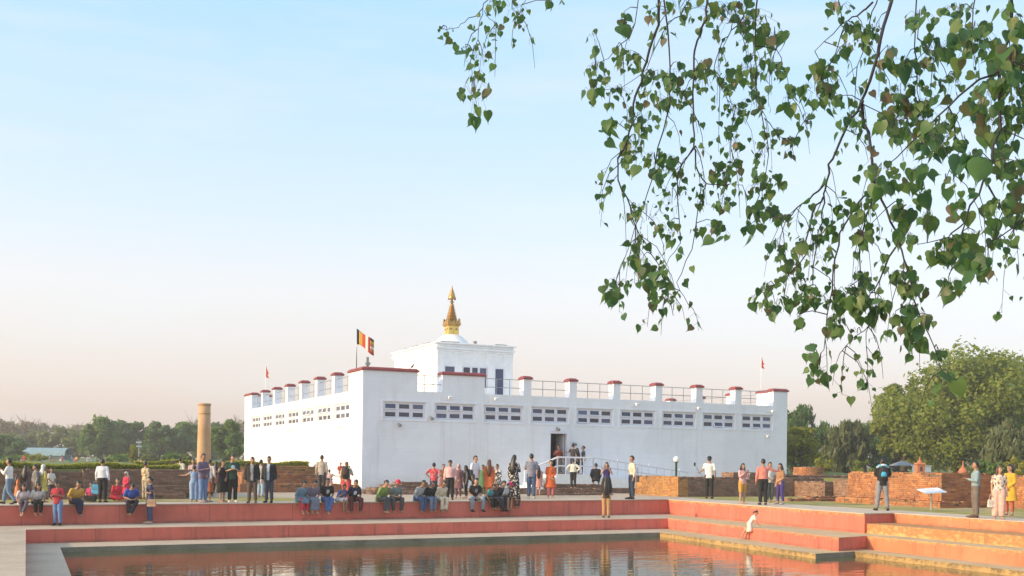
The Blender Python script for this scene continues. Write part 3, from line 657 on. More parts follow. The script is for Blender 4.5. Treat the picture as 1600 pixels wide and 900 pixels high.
# ================================================================== brick ruins
def brick_block(mb, x0, x1, y0, y1, z0, z1, ragged=0.0, ch=0.078, L=0.25, sides='xyt', batter=0.0):
    """real bricks on the seen faces: y = face towards the pond, x = face towards the left, t = top, X = right face"""
    n = max(1, int(round((z1 - z0) / ch))); ch = (z1 - z0) / n; d = 0.13
    for k in range(n):
        za = z0 + k * ch; off = (k % 2) * L * 0.5; ins = batter * k * ch
        top = k == n - 1
        def run(a, b, put):
            s_ = a - off
            while s_ < b:
                e_ = min(b, s_ + L * random.uniform(0.85, 1.15)); st = max(a, s_)
                if e_ - st > 0.05 and not (ragged and k >= n - 3 and random.random() < ragged * (1.0, 0.35, 0.12)[n - 1 - k]):
                    j = random.uniform(-0.012, 0.014); put(st + 0.006, e_ - 0.006, j)
                s_ = e_
        if 'y' in sides: run(x0 + ins, x1 - ins, lambda a, b, j: mb.box(a, b, y0 + ins - j, y0 + ins + d, za + 0.005, za + ch - 0.005 + random.uniform(-0.004, 0.004)))
        if 'x' in sides: run(y0 + ins + d + 0.01, y1, lambda a, b, j: mb.box(x0 + ins - j, x0 + ins + d, a, b, za + 0.005, za + ch - 0.005 + random.uniform(-0.004, 0.004)))
        if 'X' in sides: run(y0 + ins + d + 0.01, y1, lambda a, b, j: mb.box(x1 - ins - d, x1 - ins + j, a, b, za + 0.005, za + ch - 0.005))
    if 't' in sides:
        ins = batter * (z1 - z0); yy = y0 + ins + d + 0.02
        while yy < y1 - 0.05 and yy < y0 + 3.0:
            s_ = x0 + ins + d + 0.02 - random.random() * 0.1
            while s_ < x1 - ins - 0.05:
                e_ = min(x1 - ins, s_ + L * random.uniform(0.9, 1.2))
                if random.random() > ragged * 0.5: mb.box(max(s_, x0 + ins + d + 0.02) + 0.006, e_ - 0.006, yy, min(y1, yy + 0.13) - 0.006, z1 - ch, z1 - 0.008 + random.uniform(-0.02, 0.012))
                s_ = e_
            yy += 0.14
def ruin(label, blocks, mat, mort=True, cat='ruin'):
    b0 = blocks[0]; loc = Vector(((b0[0] + b0[1]) / 2, b0[2], b0[4]))
    r = empty('brick_ruin', loc, 0, label, cat, 'brick ruins around the temple court')
    core, br = MB(), MB()
    for b in blocks:
        x0, x1, y0, y1, z0, z1 = b[:6]; kw = b[6] if len(b) > 6 else {}
        brick_block(br, x0 - loc.x, x1 - loc.x, y0 - loc.y, y1 - loc.y, z0 - loc.z, z1 - loc.z, **kw)
        bt = kw.get('batter', 0) * (z1 - z0)
        core.frustum(x0 - loc.x + 0.03, x1 - loc.x - 0.03, y0 - loc.y + 0.03, y1 - loc.y, z0 - loc.z, z1 - loc.z - 0.03, max(bt, 0.001))
    core.build('core', M_MORTAR, r)
    o = br.build('bricks', mat, r); o['kind'] = 'stuff'
    return r
R_ = dict(ragged=0.3)
# left: long retaining wall with stepped footings and a sunken bay
ruin('long dark brick retaining wall below the hedge at far left', [(-6, 1.9, 44.0, 45.32, 0, 1.10, R_), (3.0, 7.3, 44.3, 45.34, 0, 1.12, dict(ragged=0.2, sides='yt')),
     (1.9, 3.0, 44.85, 45.33, 0, 1.02, dict(sides='yt')), (1.9, 3.0, 44.5, 44.85, 0, 0.85, dict(sides='yt'))], M_BRICKD)
ruin('low stepped brick footing along the foot of the far left wall', [(-6, 6.6, 42.9, 43.95, 0, 0.22, R_), (-5.5, 1.5, 43.5, 43.97, 0.221, 0.45, R_), (3.2, 6.9, 43.5, 44.2, 0.221, 0.52, dict(ragged=0.5))], M_BRICKD)
ruin('far brick retaining wall behind the sandstone pillar', [(7.3, 18.0, 65.4, 66.1, 0, 1.1, dict(ragged=0.2))], M_BRICK)
# by the left face of the temple
ruin('stepped brick plinth with sun-toned top against the left face of the temple', [(10.3, 15.2, 51.2, 52.2, 0, 0.42, R_), (10.6, 15.0, 52.21, 53.4, 0, 0.86, R_), (10.9, 13.4, 53.41, 57.5, 0, 1.0, dict(ragged=0.2)), (15.3, 17.0, 54.0, 55.0, 0, 0.3, R_)], M_BRICK)
ruin('small brick top course in painted sunlit gold on the plinth left of the temple', [(12.4, 15.1, 55.4, 57.4, 0.0, 1.22, dict(ragged=0.1)), (15.11, 15.9, 55.2, 57.2, 0.0, 0.82, dict(ragged=0.1))], M_BRICKY)
# front corner heap
ruin('low heap of brown brick courses at the near corner of the temple', [(15.6, 20.6, 47.8, 50.5, 0, 0.14, R_), (16.2, 20.0, 48.4, 50.6, 0.141, 0.28, R_), (16.9, 19.6, 48.9, 50.7, 0.281, 0.42, R_), (17.6, 19.0, 49.4, 50.8, 0.421, 0.55, R_)], M_BRICKD)
ruin('narrow brick footing strip in front of the temple, left of the stair', [(20.8, 25.2, 48.2, 48.9, 0, 0.30, R_), (21.3, 22.2, 48.95, 49.6, 0, 0.45, R_)], M_BRICKD)
ruin('dark brick ledge in front of the entrance stair', [(25.3, 30.8, 49.3, 50.6, 0, 0.26, R_), (25.8, 29.4, 49.8, 50.6, 0.261, 0.46, R_)], M_BRICKD)
ruin('crumbled low footing behind the standing people at the pond', [(23.0, 27.5, 46.2, 46.7, 0, 0.12, dict(ragged=0.6))], M_BRICKD)
# one ruin right of the stair: sunlit end painted golden, shaded front painted dark
ruin('brick stack in painted sunlit gold at the end of the long wall', [(29.6, 30.2, 43.75, 47.6, 0, 0.98, dict(ragged=0.25, sides='xyt'))], M_BRICKY)
bl = [(30.22, 42.0, 43.8 + 0.0, 45.2, 0, 0.96, dict(ragged=0.2, sides='yt')), (33.2, 36.5, 44.2, 45.2, 0.961, 1.2, dict(ragged=0.3)), (36.6, 41.9, 44.3, 45.2, 0.961, 1.08, dict(ragged=0.3))]
ruin('long dark terraced brick wall behind the lamp post', bl, M_BRICKD)
ruin('brick footing with grass at the right end of the temple', [(38.4, 52.0, 46.8, 49.4, 0, 0.45, R_), (42.2, 52.0, 48.5, 49.45, 0.451, 0.95, dict(ragged=0.2, sides='yt'))], M_BRICKD)
# round stupa base
st_loc = Vector((45.8, 50.6, 0.45)); cst = atd(1263, 757, 63.5)
stp = empty('stupa_base', (cst.x, cst.y, 0.4), 0, 'round brick stupa base beside the right end of the temple', 'ruin', 'brick ruins around the temple court')
mb = MB(); nC = 12
for k in range(nC):
    r = 0.92 - 0.006 * k + (0.06 if k in (0, 1, 4) else 0); z = 0.09 * k; nb = 22; a = (k % 2) * 0.14
    for q in range(nb):
        a0 = a + 2 * math.pi * q / nb + 0.012; a1 = a + 2 * math.pi * (q + 1) / nb - 0.012; ro = r + random.uniform(-0.012, 0.012)
        vs = [(R * math.cos(t), R * math.sin(t), zz) for zz in (z + 0.005, z + 0.085) for (R, t) in ((ro, a0), (ro, a1), (r - 0.14, a1), (r - 0.14, a0))]
        mb.add(vs, [(3, 2, 1, 0), (4, 5, 6, 7), (0, 1, 5, 4), (1, 2, 6, 5), (2, 3, 7, 6), (3, 0, 4, 7)])
o = mb.build('bricks', M_BRICK, stp); o['kind'] = 'stuff'
MB().lathe([(0.80, 0), (0.78, 1.04), (0.3, 1.12)], 20).build('core', M_MORTAR, stp)
# big ruin on the right
ruin('big square sunlit brick ruin behind the white information board', [(33.3, 36.1, 31.1, 36.3, 0.26, 1.36, dict(ragged=0.35, batter=0.05)), (32.9, 36.4, 30.8, 36.6, 0, 0.26, R_)], M_BRICK)
ruin('brick wall running out of the right edge of the picture', [(36.2, 38.7, 22.0, 30.9, 0, 1.32, dict(ragged=0.3))], M_BRICK)
ruin('brick wall set back between the big ruin and the right-hand wall', [(36.45, 38.7, 31.2, 37.0, 0, 1.26, dict(ragged=0.3, sides='yxt')), (37.2, 38.7, 37.05, 41.5, 0, 1.0, dict(ragged=0.5, sides='yxt')), (36.7, 38.7, 41.55, 49.0, 0, 0.8, dict(ragged=0.5, sides='yxt'))], M_BRICKD)
ruin('low grassy brick course on the lawn left of the big ruin', [(31.3, 34.3, 37.6, 38.0, 0, 0.14, dict(ragged=0.5)), (33.2, 36.2, 38.4, 39.0, 0, 0.2, dict(ragged=0.5))], M_BRICK)

# ================================================================== other standing things
# sandstone pillar
pp = onz(318, 760); pp = camp((318.5 - 800) / FPX * 55, 55)
pil = empty('stone_pillar', pp, 0, 'tall round sandstone pillar with a flat top and banded neck, left of the temple', 'pillar')
def m_stone():
    m, n, l, b = nodemat('buff_sandstone'); p = ocoord(n); f = noise(n, l, mapping(n, l, p, (1, 1, 0.4)), 2.2, 7, 0.65)
    l.new(ramp(n, l, f, [(0.3, (0.40, 0.24, 0.125)), (0.55, (0.52, 0.33, 0.18)), (0.75, (0.58, 0.40, 0.24))]), b.inputs['Base Color']); b.inputs['Roughness'].default_value = 0.8
    bump(n, l, b, noise(n, l, p, 20, 5), 0.3, 0.01); return m
M_STONE = m_stone()
MB().lathe([(0.36, 0), (0.34, 1.5), (0.315, 3.0), (0.302, 3.82)], 28).build('shaft', M_STONE, pil, True)
MB().lathe([(0.31, 3.80), (0.32, 3.83), (0.32, 3.87), (0.30, 3.90), (0.298, 4.25)], 28).build('neck_band', M_STONE, pil, True)
MB().lathe([(0.305, 4.24), (0.335, 4.27), (0.335, 4.33), (0.30, 4.35), (0.1, 4.355)], 28).build('cap', M_STONE, pil, True)
# lamp post
lp = onz(1056, 776)
lamp = empty('lamp_post', lp, 0, 'dark green lamp post with white globe beside the long brick wall', 'lamp post')
M_GREEN = simple('dark_green_paint', (0.02, 0.075, 0.045), 0.45)
MB().lathe([(0.10, 0), (0.10, 0.1), (0.065, 0.16), (0.055, 0.8), (0.05, 1.62), (0.09, 1.64), (0.09, 1.68)], 14).build('post', M_GREEN, lamp, True)
MB().ball((0, 0, 1.80), 0.15, 18, 12).build('globe', simple('opal_glass', (0.82, 0.82, 0.82), 0.25), lamp, True)
# information board
ip = onz(1455, 798)
inf = empty('information_board', ip, 0, 'tilted white information board on a thin grey post in front of the big ruin', 'sign')
MB().tube([(0, 0, 0), (0, 0, 0.70)], 0.028, 8).tube([(0, 0, 0.58), (0.14, 0.05, 0.71)], 0.016, 6).tube([(0, 0, 0.58), (-0.14, -0.05, 0.68)], 0.016, 6).build('post', M_STEEL, inf)
bd = MB().box(-0.42, 0.42, -0.30, 0.30, -0.012, 0.012).build('panel', simple('white_enamel_panel', (0.82, 0.82, 0.84), 0.35), inf, loc=(0.02, 0.0, 0.725), rot=(RAD(14), RAD(-4), RAD(-15)))
lines = MB()
for k in range(7): lines.box(-0.32, 0.32 - 0.1 * random.random(), 0.18 - 0.06 * k, 0.195 - 0.06 * k, 0.0125, 0.0135)
ln = lines.build('text_lines', simple('faded_print', (0.5, 0.5, 0.52), 0.5), bd)
# far things on the right: tent, little shrine with white box, small orange stupa
tp = atd(1410, 733, 80); tent = empty('gazebo', (tp.x, tp.y, 0.95), RAD(-20), 'small grey-roofed gazebo beneath the trees behind the big ruin', 'gazebo')
MB().add([(-0.95, -0.9, 1.0), (0.95, -0.9, 1.0), (0.95, 0.9, 1.0), (-0.95, 0.9, 1.0), (0, 0, 1.45), (-0.95, -0.9, 0.92), (0.95, -0.9, 0.92), (0.95, 0.9, 0.92), (-0.95, 0.9, 0.92)],
         [(0, 1, 4), (1, 2, 4), (2, 3, 4), (3, 0, 4), (0, 5, 6, 1), (1, 6, 7, 2), (2, 7, 8, 3), (3, 8, 5, 0)]).build('roof', simple('slate_grey_canvas', (0.24, 0.26, 0.29), 0.8), tent)
for a in (-0.85, 0.85):
    for b_ in (-0.8, 0.8): MB().tube([(a, b_, 0), (a, b_, 0.95)], 0.035, 6).build('post', M_BLACK, tent)
MB().box(-0.6, 0.6, -0.2, 0.2, 0.001, 0.42).build('counter', M_DARK, tent)
kp = atd(1437, 738, 62); ks = empty('brick_shrine', (kp.x, kp.y, 0.95), RAD(-22), 'small orange brick wayside shrine with pointed finial above the big ruin', 'shrine')
M_ORBR = simple('orange_brick', (0.46, 0.17, 0.08), 0.85, var=0.25, scale=20, bmp=0.3)
MB().box(-0.34, 0.34, -0.3, 0.3, 0, 0.22).box(-0.26, 0.26, -0.24, 0.24, 0.221, 0.9).frustum(-0.34, 0.34, -0.3, 0.3, 0.901, 1.02, 0.1).lathe([(0.17, 1.021), (0.14, 1.15), (0.06, 1.2), (0.05, 1.34), (0.015, 1.42)], 12).build('body', M_ORBR, ks)
MB().box(-0.09, 0.09, -0.245, -0.235, 0.45, 0.75).build('niche_shade_panel', M_DARK, ks)  # flat near-black plate on the solid body, painting a recess's shade
hp = atd(1440, 735, 79); hut = empty('ticket_booth', (hp.x, hp.y, 0.95), RAD(-15), 'white painted booth with a dark painted opening behind the little brick shrine', 'booth')
MB().box(-1.3, 1.3, -0.8, 0.8, 0, 1.62).build('wall', M_WHITE, hut); MB().box(-1.15, -0.65, -0.82, -0.801, 0.75, 1.3).build('shade_panel', M_DARK, hut); MB().box(-1.45, 1.45, -0.95, 0.95, 1.621, 1.74).build('roof', M_WHITE, hut)  # near-black plate on the solid front wall stands for inner shade
sp2 = atd(1505, 715, 80); so = empty('small_stupa', (sp2.x, sp2.y, 0.95), 0, 'little orange stupa with a slim spire under the big tree', 'stupa')
MB().lathe([(0.75, 0), (0.75, 0.5), (0.9, 0.55), (0.8, 0.8), (0.55, 1.3), (0.28, 1.5)], 20).build('dome', M_ORBR, so, True); MB().lathe([(0.25, 1.48), (0.22, 1.8), (0.12, 1.9), (0.14, 2.3), (0.02, 2.75)], 10).build('spire', M_ORBR, so)
tent.scale = (0.74,) * 3; hut.scale = (0.42,) * 3; so.scale = (0.42,) * 3; ks.scale = (0.85,) * 3
# far left: long blue-roofed shelter
bp = atd(75, 716, 150); sh = empty('shelter', (bp.x, bp.y, 1.06), RAD(-25), 'long low shelter with a curved pale blue roof in front of the far trees', 'shelter')
M_BLUER = simple('pale_blue_sheet_roof', (0.22, 0.34, 0.38), 0.5, var=0.15, scale=2)
prof = [(-1.6, 0.55), (-1.3, 1.15), (-0.7, 1.5), (0, 1.6), (0.7, 1.5), (1.3, 1.15), (1.6, 0.55)]
m = MB(); vs = [(x, y, z) for x in (-2.9, 2.9) for y, z in prof] + [(x, y, z + 0.06) for x in (-2.9, 2.9) for y, z in prof]; n7 = 7
m.add(vs, [(k, k + 1, n7 + k + 1, n7 + k) for k in range(6)] + [(14 + k, 14 + n7 + k, 14 + n7 + k + 1, 14 + k + 1) for k in range(6)] + [(0, n7, 14 + n7, 14), (6, 20, 27, 13)]); m.build('roof', M_BLUER, sh)
MB().box(-2.85, 2.85, -1.5, 1.5, 0, 0.62).build('wall', simple('dim_blue_wall', (0.10, 0.15, 0.16), 0.8), sh)
for x in (-2.6, -0.9, 0.9, 2.6): MB().tube([(x, -1.58, 0), (x, -1.58, 0.6)], 0.06, 6).build('post', M_STEEL, sh)
ar = atd(34, 712, 148); aw = empty('arched_canopy', (ar.x, ar.y, 1.06), RAD(-25), 'small arched blue canopy at the left end of the long shelter', 'canopy')
MB().tube([(0.9 * math.cos(math.pi * k / 8), 0, 0.45 + 0.6 * math.sin(math.pi * k / 8)) for k in range(9)], [(0.9, 0.05)] * 9, 6, ref=(0, 1, 0)).build('roof', M_BLUER, aw)
for x in (-0.85, 0.85): MB().tube([(x, 0, 0), (x, 0, 0.5)], 0.05, 6).build('post', M_STEEL, aw)
tl = atd(217, 700, 110); tw = empty('mast_light', (tl.x, tl.y, 1.06), 0, 'thin grey mast with two lamps in front of the far left trees', 'mast')
MB().tube([(0, 0, 0), (0, 0, 2.0)], 0.04, 6).build('mast', M_STEEL, tw); MB().box(-0.25, 0.25, -0.1, 0.1, 1.55, 1.7).box(-0.25, 0.25, -0.1, 0.1, 1.95, 2.1).build('lamp', M_STEEL2, tw)

# ================================================================== trees, hedges
def leaf_cloud(C, R, n, size, rng, up=0.35):
    """n leaf-sized rhombic faces spread over clump spheres C with radii R"""
    idx = rng.choice(len(C), n, p=(R ** 2) / (R ** 2).sum())
    d = rng.normal(size=(n, 3)); d /= np.linalg.norm(d, axis=1)[:, None]
    rr = R[idx] * (0.35 + 0.68 * rng.random(n) ** 0.6) * np.where(rng.random(n) < 0.16, 1.35, 1.0)
    P = C[idx] + d * rr[:, None] * np.array([1, 1, 0.8])
    nr = d + rng.normal(size=(n, 3)) * 0.7 + np.array([0, 0, up]); nr /= np.linalg.norm(nr, axis=1)[:, None]
    t = np.cross(nr, rng.normal(size=(n, 3))); t /= np.linalg.norm(t, axis=1)[:, None]; b = np.cross(nr, t)
    s = size * (0.55 + 0.9 * rng.random(n))[:, None]
    V = np.stack([P - t * s, P - b * s * 0.55 + nr * s * 0.12, P + t * s, P + b * s * 0.55 - nr * s * 0.1], 1).reshape(-1, 3)
    return V, np.arange(4 * n).reshape(n, 4)
def crown_clumps(h, w, z0, n, rng, shape='round', squash=1.0):
    out = []; 
    while len(out) < n:
        p = rng.uniform(-1, 1, 3); r2 = p[0] ** 2 + p[1] ** 2 + p[2] ** 2
        if r2 > 1 or r2 < 0.12: continue
        t = (p[2] + 1) / 2
        k = {'round': 1.0, 'cone': max(0.05, 1.35 * (1 - t)), 'spread': 0.75 + 0.35 * t, 'weep': 1.0}[shape]
        out.append((p[0] * w / 2 * k, p[1] * w / 2 * k, z0 + t * (h - z0)))
    C = np.array(out); R = (w * 0.5) * rng.uniform(0.13, 0.33, n) * (0.8 if shape == 'cone' else 1.0)
    return C, R
def tree(name, label, loc, h, w, mat, seed, nleaf=5000, lsize=0.22, shape='round', z0=None, group=None, clumps=36, trunk_r=None, bare=0.0, stretch=1.0, cat='tree'):
    rng = np.random.default_rng(seed); rnd = random.Random(seed)
    t = empty(name, loc, rnd.uniform(0, 6.28), label, cat, group)
    z0 = 0.25 * h if z0 is None else z0; tr = trunk_r or 0.03 * h
    clumps = int(clumps * 1.3); C, R = crown_clumps(h * 0.97, w, z0, clumps, rng, shape)
    m = MB(); m.tube([(0, 0, -0.1), (rnd.uniform(-.1, .1) * w * .2, rnd.uniform(-.1, .1) * w * .2, h * 0.28), (rnd.uniform(-.1, .1) * w * .4, 0, h * 0.6), (0, 0, h * 0.85)], [tr * 1.3, tr, tr * 0.6, tr * 0.15], 8)
    for k in range(min(clumps, 14)):
        c = C[k]; s_ = Vector((0, 0, max(h * 0.2, min(c[2] * 0.6, h * 0.5)))); e_ = Vector(c); mid = s_.lerp(e_, 0.55) + Vector((0, 0, -0.04 * h))
        m.tube([s_, mid, e_], [tr * 0.5, tr * 0.3, tr * 0.08], 5)
    if bare:
        for k in range(int(40 * bare)):
            a = rnd.uniform(0, 6.28); s_ = Vector((0, 0, h * rnd.uniform(0.4, 0.8))); e_ = s_ + Vector((math.cos(a) * w * rnd.uniform(.15, .5), math.sin(a) * w * rnd.uniform(.15, .5), h * rnd.uniform(0.12, 0.42)))
            m.tube([s_, s_.lerp(e_, .6) + Vector((0, 0, -.02 * h)), e_], [tr * 0.28, tr * .18, tr * .05], 4)
    m.build('trunk', M_BARK, t, True)
    V, Fq = leaf_cloud(C, R, int(nleaf * 1.25), lsize * 0.85, rng)
    if shape == 'weep':                    # hanging sprays
        V = V.reshape(-1, 4, 3); k = rng.random(len(V)); V[:, :, 2] -= (k ** 2 * 0.18 * h)[:, None]; V[:, 0, 2] += lsize; V[:, 2, 2] -= lsize; V = V.reshape(-1, 3)
    V[:, 2] = np.maximum(V[:, 2], 0.05)
    addobj('crown', np_mesh('crown', V, Fq, mat), t); return t
def at_px(u, D, z): p = camp((u - 800) / FPX * D, D, z); return p
def hpx(v, u, D): return atd(u, v, D).z           # height above eye datum of a picture row at distance D
GL = 'trees along the far left of the site'; GR = 'trees along the far right of the site'
def ptree(name, label, u, D, vtop, wpx, mat, seed, zb=1.06, **k):
    h = hpx(vtop, u, D) - zb; return tree(name, label, at_px(u, D, zb), h, wpx * D / FPX, mat, seed, **k)
ptree('tree', 'tall round green tree rising highest left of the sandstone pillar', 158, 165, 655, 70, M_F_MID, 1, group=GL, nleaf=7000, lsize=0.32, z0=0.8, clumps=34)
ptree('tree', 'broad dark tree just right of the highest far-left tree', 205, 170, 659, 70, M_F_DARK, 2, group=GL, nleaf=7000, lsize=0.32, z0=0.6, clumps=34)
ptree('tree', 'bushy dark tree midway between the highest tree and the pillar', 250, 160, 663, 66, M_F_DARK, 3, group=GL, nleaf=6500, lsize=0.32, z0=0.5, clumps=32)
ptree('tree', 'green tree whose crown ends just left of the pillar', 290, 165, 660, 56, M_F_MID, 4, group=GL, nleaf=6000, lsize=0.32, z0=0.5)
ptree('tree', 'leafy sunlit tree between the pillar and the temple', 352, 125, 659, 56, M_F_MID, 5, group=GL, nleaf=6500, lsize=0.25, z0=0.3, clumps=32)
ptree('tree', 'dark tree behind the pillar, its crown showing on the right side', 328, 190, 660, 60, M_F_DARK, 6, group=GL, nleaf=5000, lsize=0.36, z0=0.4)
ptree('tree', 'pale olive tree above the middle of the blue shelter', 95, 190, 672, 64, M_F_GREY, 7, group=GL, nleaf=5500, lsize=0.36, z0=0.4)
ptree('tree', 'olive tree above the right end of the blue shelter', 122, 180, 676, 40, M_F_GREY, 8, group=GL, nleaf=4000, lsize=0.34, z0=0.4)
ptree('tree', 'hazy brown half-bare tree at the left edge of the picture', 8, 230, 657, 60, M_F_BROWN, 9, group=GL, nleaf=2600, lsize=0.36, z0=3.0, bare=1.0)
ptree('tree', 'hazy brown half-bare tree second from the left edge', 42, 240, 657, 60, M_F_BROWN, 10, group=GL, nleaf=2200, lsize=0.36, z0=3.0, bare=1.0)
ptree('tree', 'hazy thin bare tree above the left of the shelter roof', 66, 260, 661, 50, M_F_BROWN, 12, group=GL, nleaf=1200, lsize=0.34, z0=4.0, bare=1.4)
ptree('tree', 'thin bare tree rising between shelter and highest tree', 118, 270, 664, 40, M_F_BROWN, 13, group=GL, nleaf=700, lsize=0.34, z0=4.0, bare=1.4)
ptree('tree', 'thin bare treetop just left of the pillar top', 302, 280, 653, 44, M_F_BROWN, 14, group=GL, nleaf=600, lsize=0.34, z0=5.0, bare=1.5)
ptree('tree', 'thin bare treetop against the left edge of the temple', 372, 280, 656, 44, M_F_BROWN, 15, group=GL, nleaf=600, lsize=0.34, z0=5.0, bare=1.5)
ptree('tree', 'low dark green tree at the left edge beside the arched canopy', 8, 140, 682, 60, M_F_DARK, 16, group=GL, nleaf=4500, lsize=0.28, z0=0.2)
ptree('tree', 'olive green tree behind the arched canopy', 40, 200, 675, 70, M_F_GREY, 17, group=GL, nleaf=4500, lsize=0.36, z0=0.2)
ptree('conifer', 'small bright green conical tree in front of the far left trees', 208, 92, 693, 21, M_F_YEL, 18, shape='cone', z0=0.1, nleaf=1800, lsize=0.11, clumps=22)
# far wood that reads as one mass
rng = np.random.default_rng(5); nW = 150
Cw = np.array([[*at_px(u_, 300 + rng.uniform(-15, 25), 0).xy, rng.uniform(0.8, 7.0)] for u_ in np.linspace(-250, 1900, nW)]); Rw = rng.uniform(2.5, 4.5, nW)
V, Fq = leaf_cloud(Cw, Rw, 16000, 0.6, rng); V[:, 2] = np.maximum(V[:, 2], 0.9)
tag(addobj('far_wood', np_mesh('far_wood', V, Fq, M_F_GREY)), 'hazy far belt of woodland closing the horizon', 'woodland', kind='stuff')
# right-hand trees
ptree('tree', 'huge spreading light green tree filling the right edge', 1498, 88, 555, 225, M_F_LIGHT, 21, zb=0.95, group=GR, nleaf=34000, lsize=0.19, z0=0.6, clumps=110, shape='spread', trunk_r=0.45)
ptree('tree', 'tall light green tree behind the huge one at the right edge', 1600, 100, 558, 190, M_F_LIGHT, 22, zb=0.95, group=GR, nleaf=22000, lsize=0.22, z0=1.0, clumps=80, shape='spread')
ptree('tree', 'lower light green tree on the left flank of the huge tree', 1412, 92, 588, 95, M_F_LIGHT, 33, zb=0.95, group=GR, nleaf=11000, lsize=0.2, z0=0.8, clumps=44)
ptree('tree', 'olive green drooping tree low at the right edge', 1590, 72, 655, 90, M_F_GREY, 23, zb=0.95, group=GR, nleaf=7000, lsize=0.16, z0=0.5, shape='weep')
ptree('tree', 'dark round tree under the left side of the huge tree', 1400, 112, 655, 80, M_F_DARK, 24, zb=0.95, group=GR, nleaf=7000, lsize=0.18, z0=0.3)
ptree('tree', 'dark green feathery evergreen behind the man with the blue backpack', 1352, 108, 664, 74, M_F_DARK, 25, zb=0.95, group=GR, nleaf=7000, lsize=0.17, z0=0.1)
ptree('tree', 'grey-green weeping tree between the temple and the huge tree', 1322, 95, 652, 66, M_F_GREY, 26, zb=0.95, group=GR, nleaf=7500, lsize=0.20, z0=0.2, shape='weep')
ptree('tree', 'dull dark green tree second from the right end of the temple', 1287, 105, 660, 50, M_F_DARK, 27, zb=0.95, group=GR, nleaf=5500, lsize=0.2, z0=0.3, shape='weep')
ptree('tree', 'yellow-leaved tree against the right end of the temple', 1252, 78, 658, 56, M_F_YEL, 28, zb=0.95, group=GR, nleaf=4500, lsize=0.14, z0=0.5)
ptree('tree', 'feathery dark tree with arching sprays behind the right end of the temple', 1238, 100, 632, 80, M_F_DARK, 29, zb=0.95, group=GR, nleaf=7500, lsize=0.2, z0=0.8, shape='weep')
ptree('tree', 'mid green tree filling the gap behind the gazebo', 1440, 135, 645, 130, M_F_MID, 30, zb=0.95, group=GR, nleaf=7500, lsize=0.25, z0=0.3)
for u_, D_, vt, wp, mt, lb_ in ((1283, 66, 713, 34, M_F_YEL, 'light green broad-leaved bush beside the round stupa base'), (1350, 70, 718, 30, M_F_LIGHT, 'small light bush left of the gazebo'), (1545, 62, 718, 50, M_F_MID, 'low round bush behind the man in the blue-grey shirt'), (1590, 60, 716, 40, M_F_YEL, 'pale bush at the right edge behind the two women')):
    ptree('bush', lb_, u_, D_, vt, wp, mt, int(u_), zb=0.95, group='garden bushes', nleaf=1500, lsize=0.10, z0=0.02, clumps=12, cat='bush')
for u_, D_, vt, wp, mt, lb_ in ((50, 110, 709, 40, M_F_YEL, 'yellow-green bush in front of the blue shelter'), (20, 105, 715, 44, M_F_MID, 'low round bush at the left edge by the shelter'), (235, 100, 708, 30, M_F_GREY, 'pale round bush right of the small conical tree'), (268, 95, 710, 36, M_F_MID, 'green round bush left of the pillar foot'), (180, 105, 712, 40, M_F_MID, 'low bush left of the small conical tree'), (292, 90, 711, 20, M_F_GREY, 'silvery bush against the foot of the pillar')):
    ptree('bush', lb_, u_, D_, vt, wp, mt, int(u_) + 500, zb=1.06, group='garden bushes', nleaf=1600, lsize=0.13, z0=0.02, clumps=12, cat='bush')
# clipped hedges
def hedge(label, a, b, z, hh, wd, mat, n, seed):
    rng = np.random.default_rng(seed); L = (Vector(b) - Vector(a)).length; mid = (Vector(a) + Vector(b)) / 2
    hd = empty('hedge', (mid.x, mid.y, z), math.atan2(b[1] - a[1], b[0] - a[0]), label, 'hedge')
    P = np.column_stack([rng.uniform(-L / 2, L / 2, n), rng.uniform(-wd / 2, wd / 2, n), hh * rng.random(n) ** 0.5 + 0.03 * np.sin(rng.uniform(-L / 2, L / 2, n))])
    P[:, 2] *= 1 + 0.25 * np.sin(P[:, 0] * 1.7)
    nr = rng.normal(size=(n, 3)) + np.array([0, 0, .4]); nr /= np.linalg.norm(nr, axis=1)[:, None]; t = np.cross(nr, rng.normal(size=(n, 3))); t /= np.linalg.norm(t, axis=1)[:, None]; b_ = np.cross(nr, t); s = 0.075 * (0.6 + 0.8 * rng.random(n))[:, None]
    V = np.stack([P - t * s, P - b_ * s * .6, P + t * s, P + b_ * s * .6], 1).reshape(-1, 3)
    addobj('foliage', np_mesh('foliage', V, np.arange(4 * n).reshape(n, 4), mat), hd)
    MB().box(-L / 2, L / 2, -wd * 0.3, wd * 0.3, 0, hh * 0.6).build('stems', M_F_YEL, hd)
hedge('low yellow-green hedge running above the far left brick wall', (-8, 47.5), (7.0, 47.5), 1.06, 0.2, 0.6, M_F_YEL, 12000, 1)
hedge('low yellow-green hedge behind the pillar, up to the temple', (7.4, 67.5), (17.8, 67.5), 1.06, 0.3, 0.7, M_F_YEL, 8000, 2)

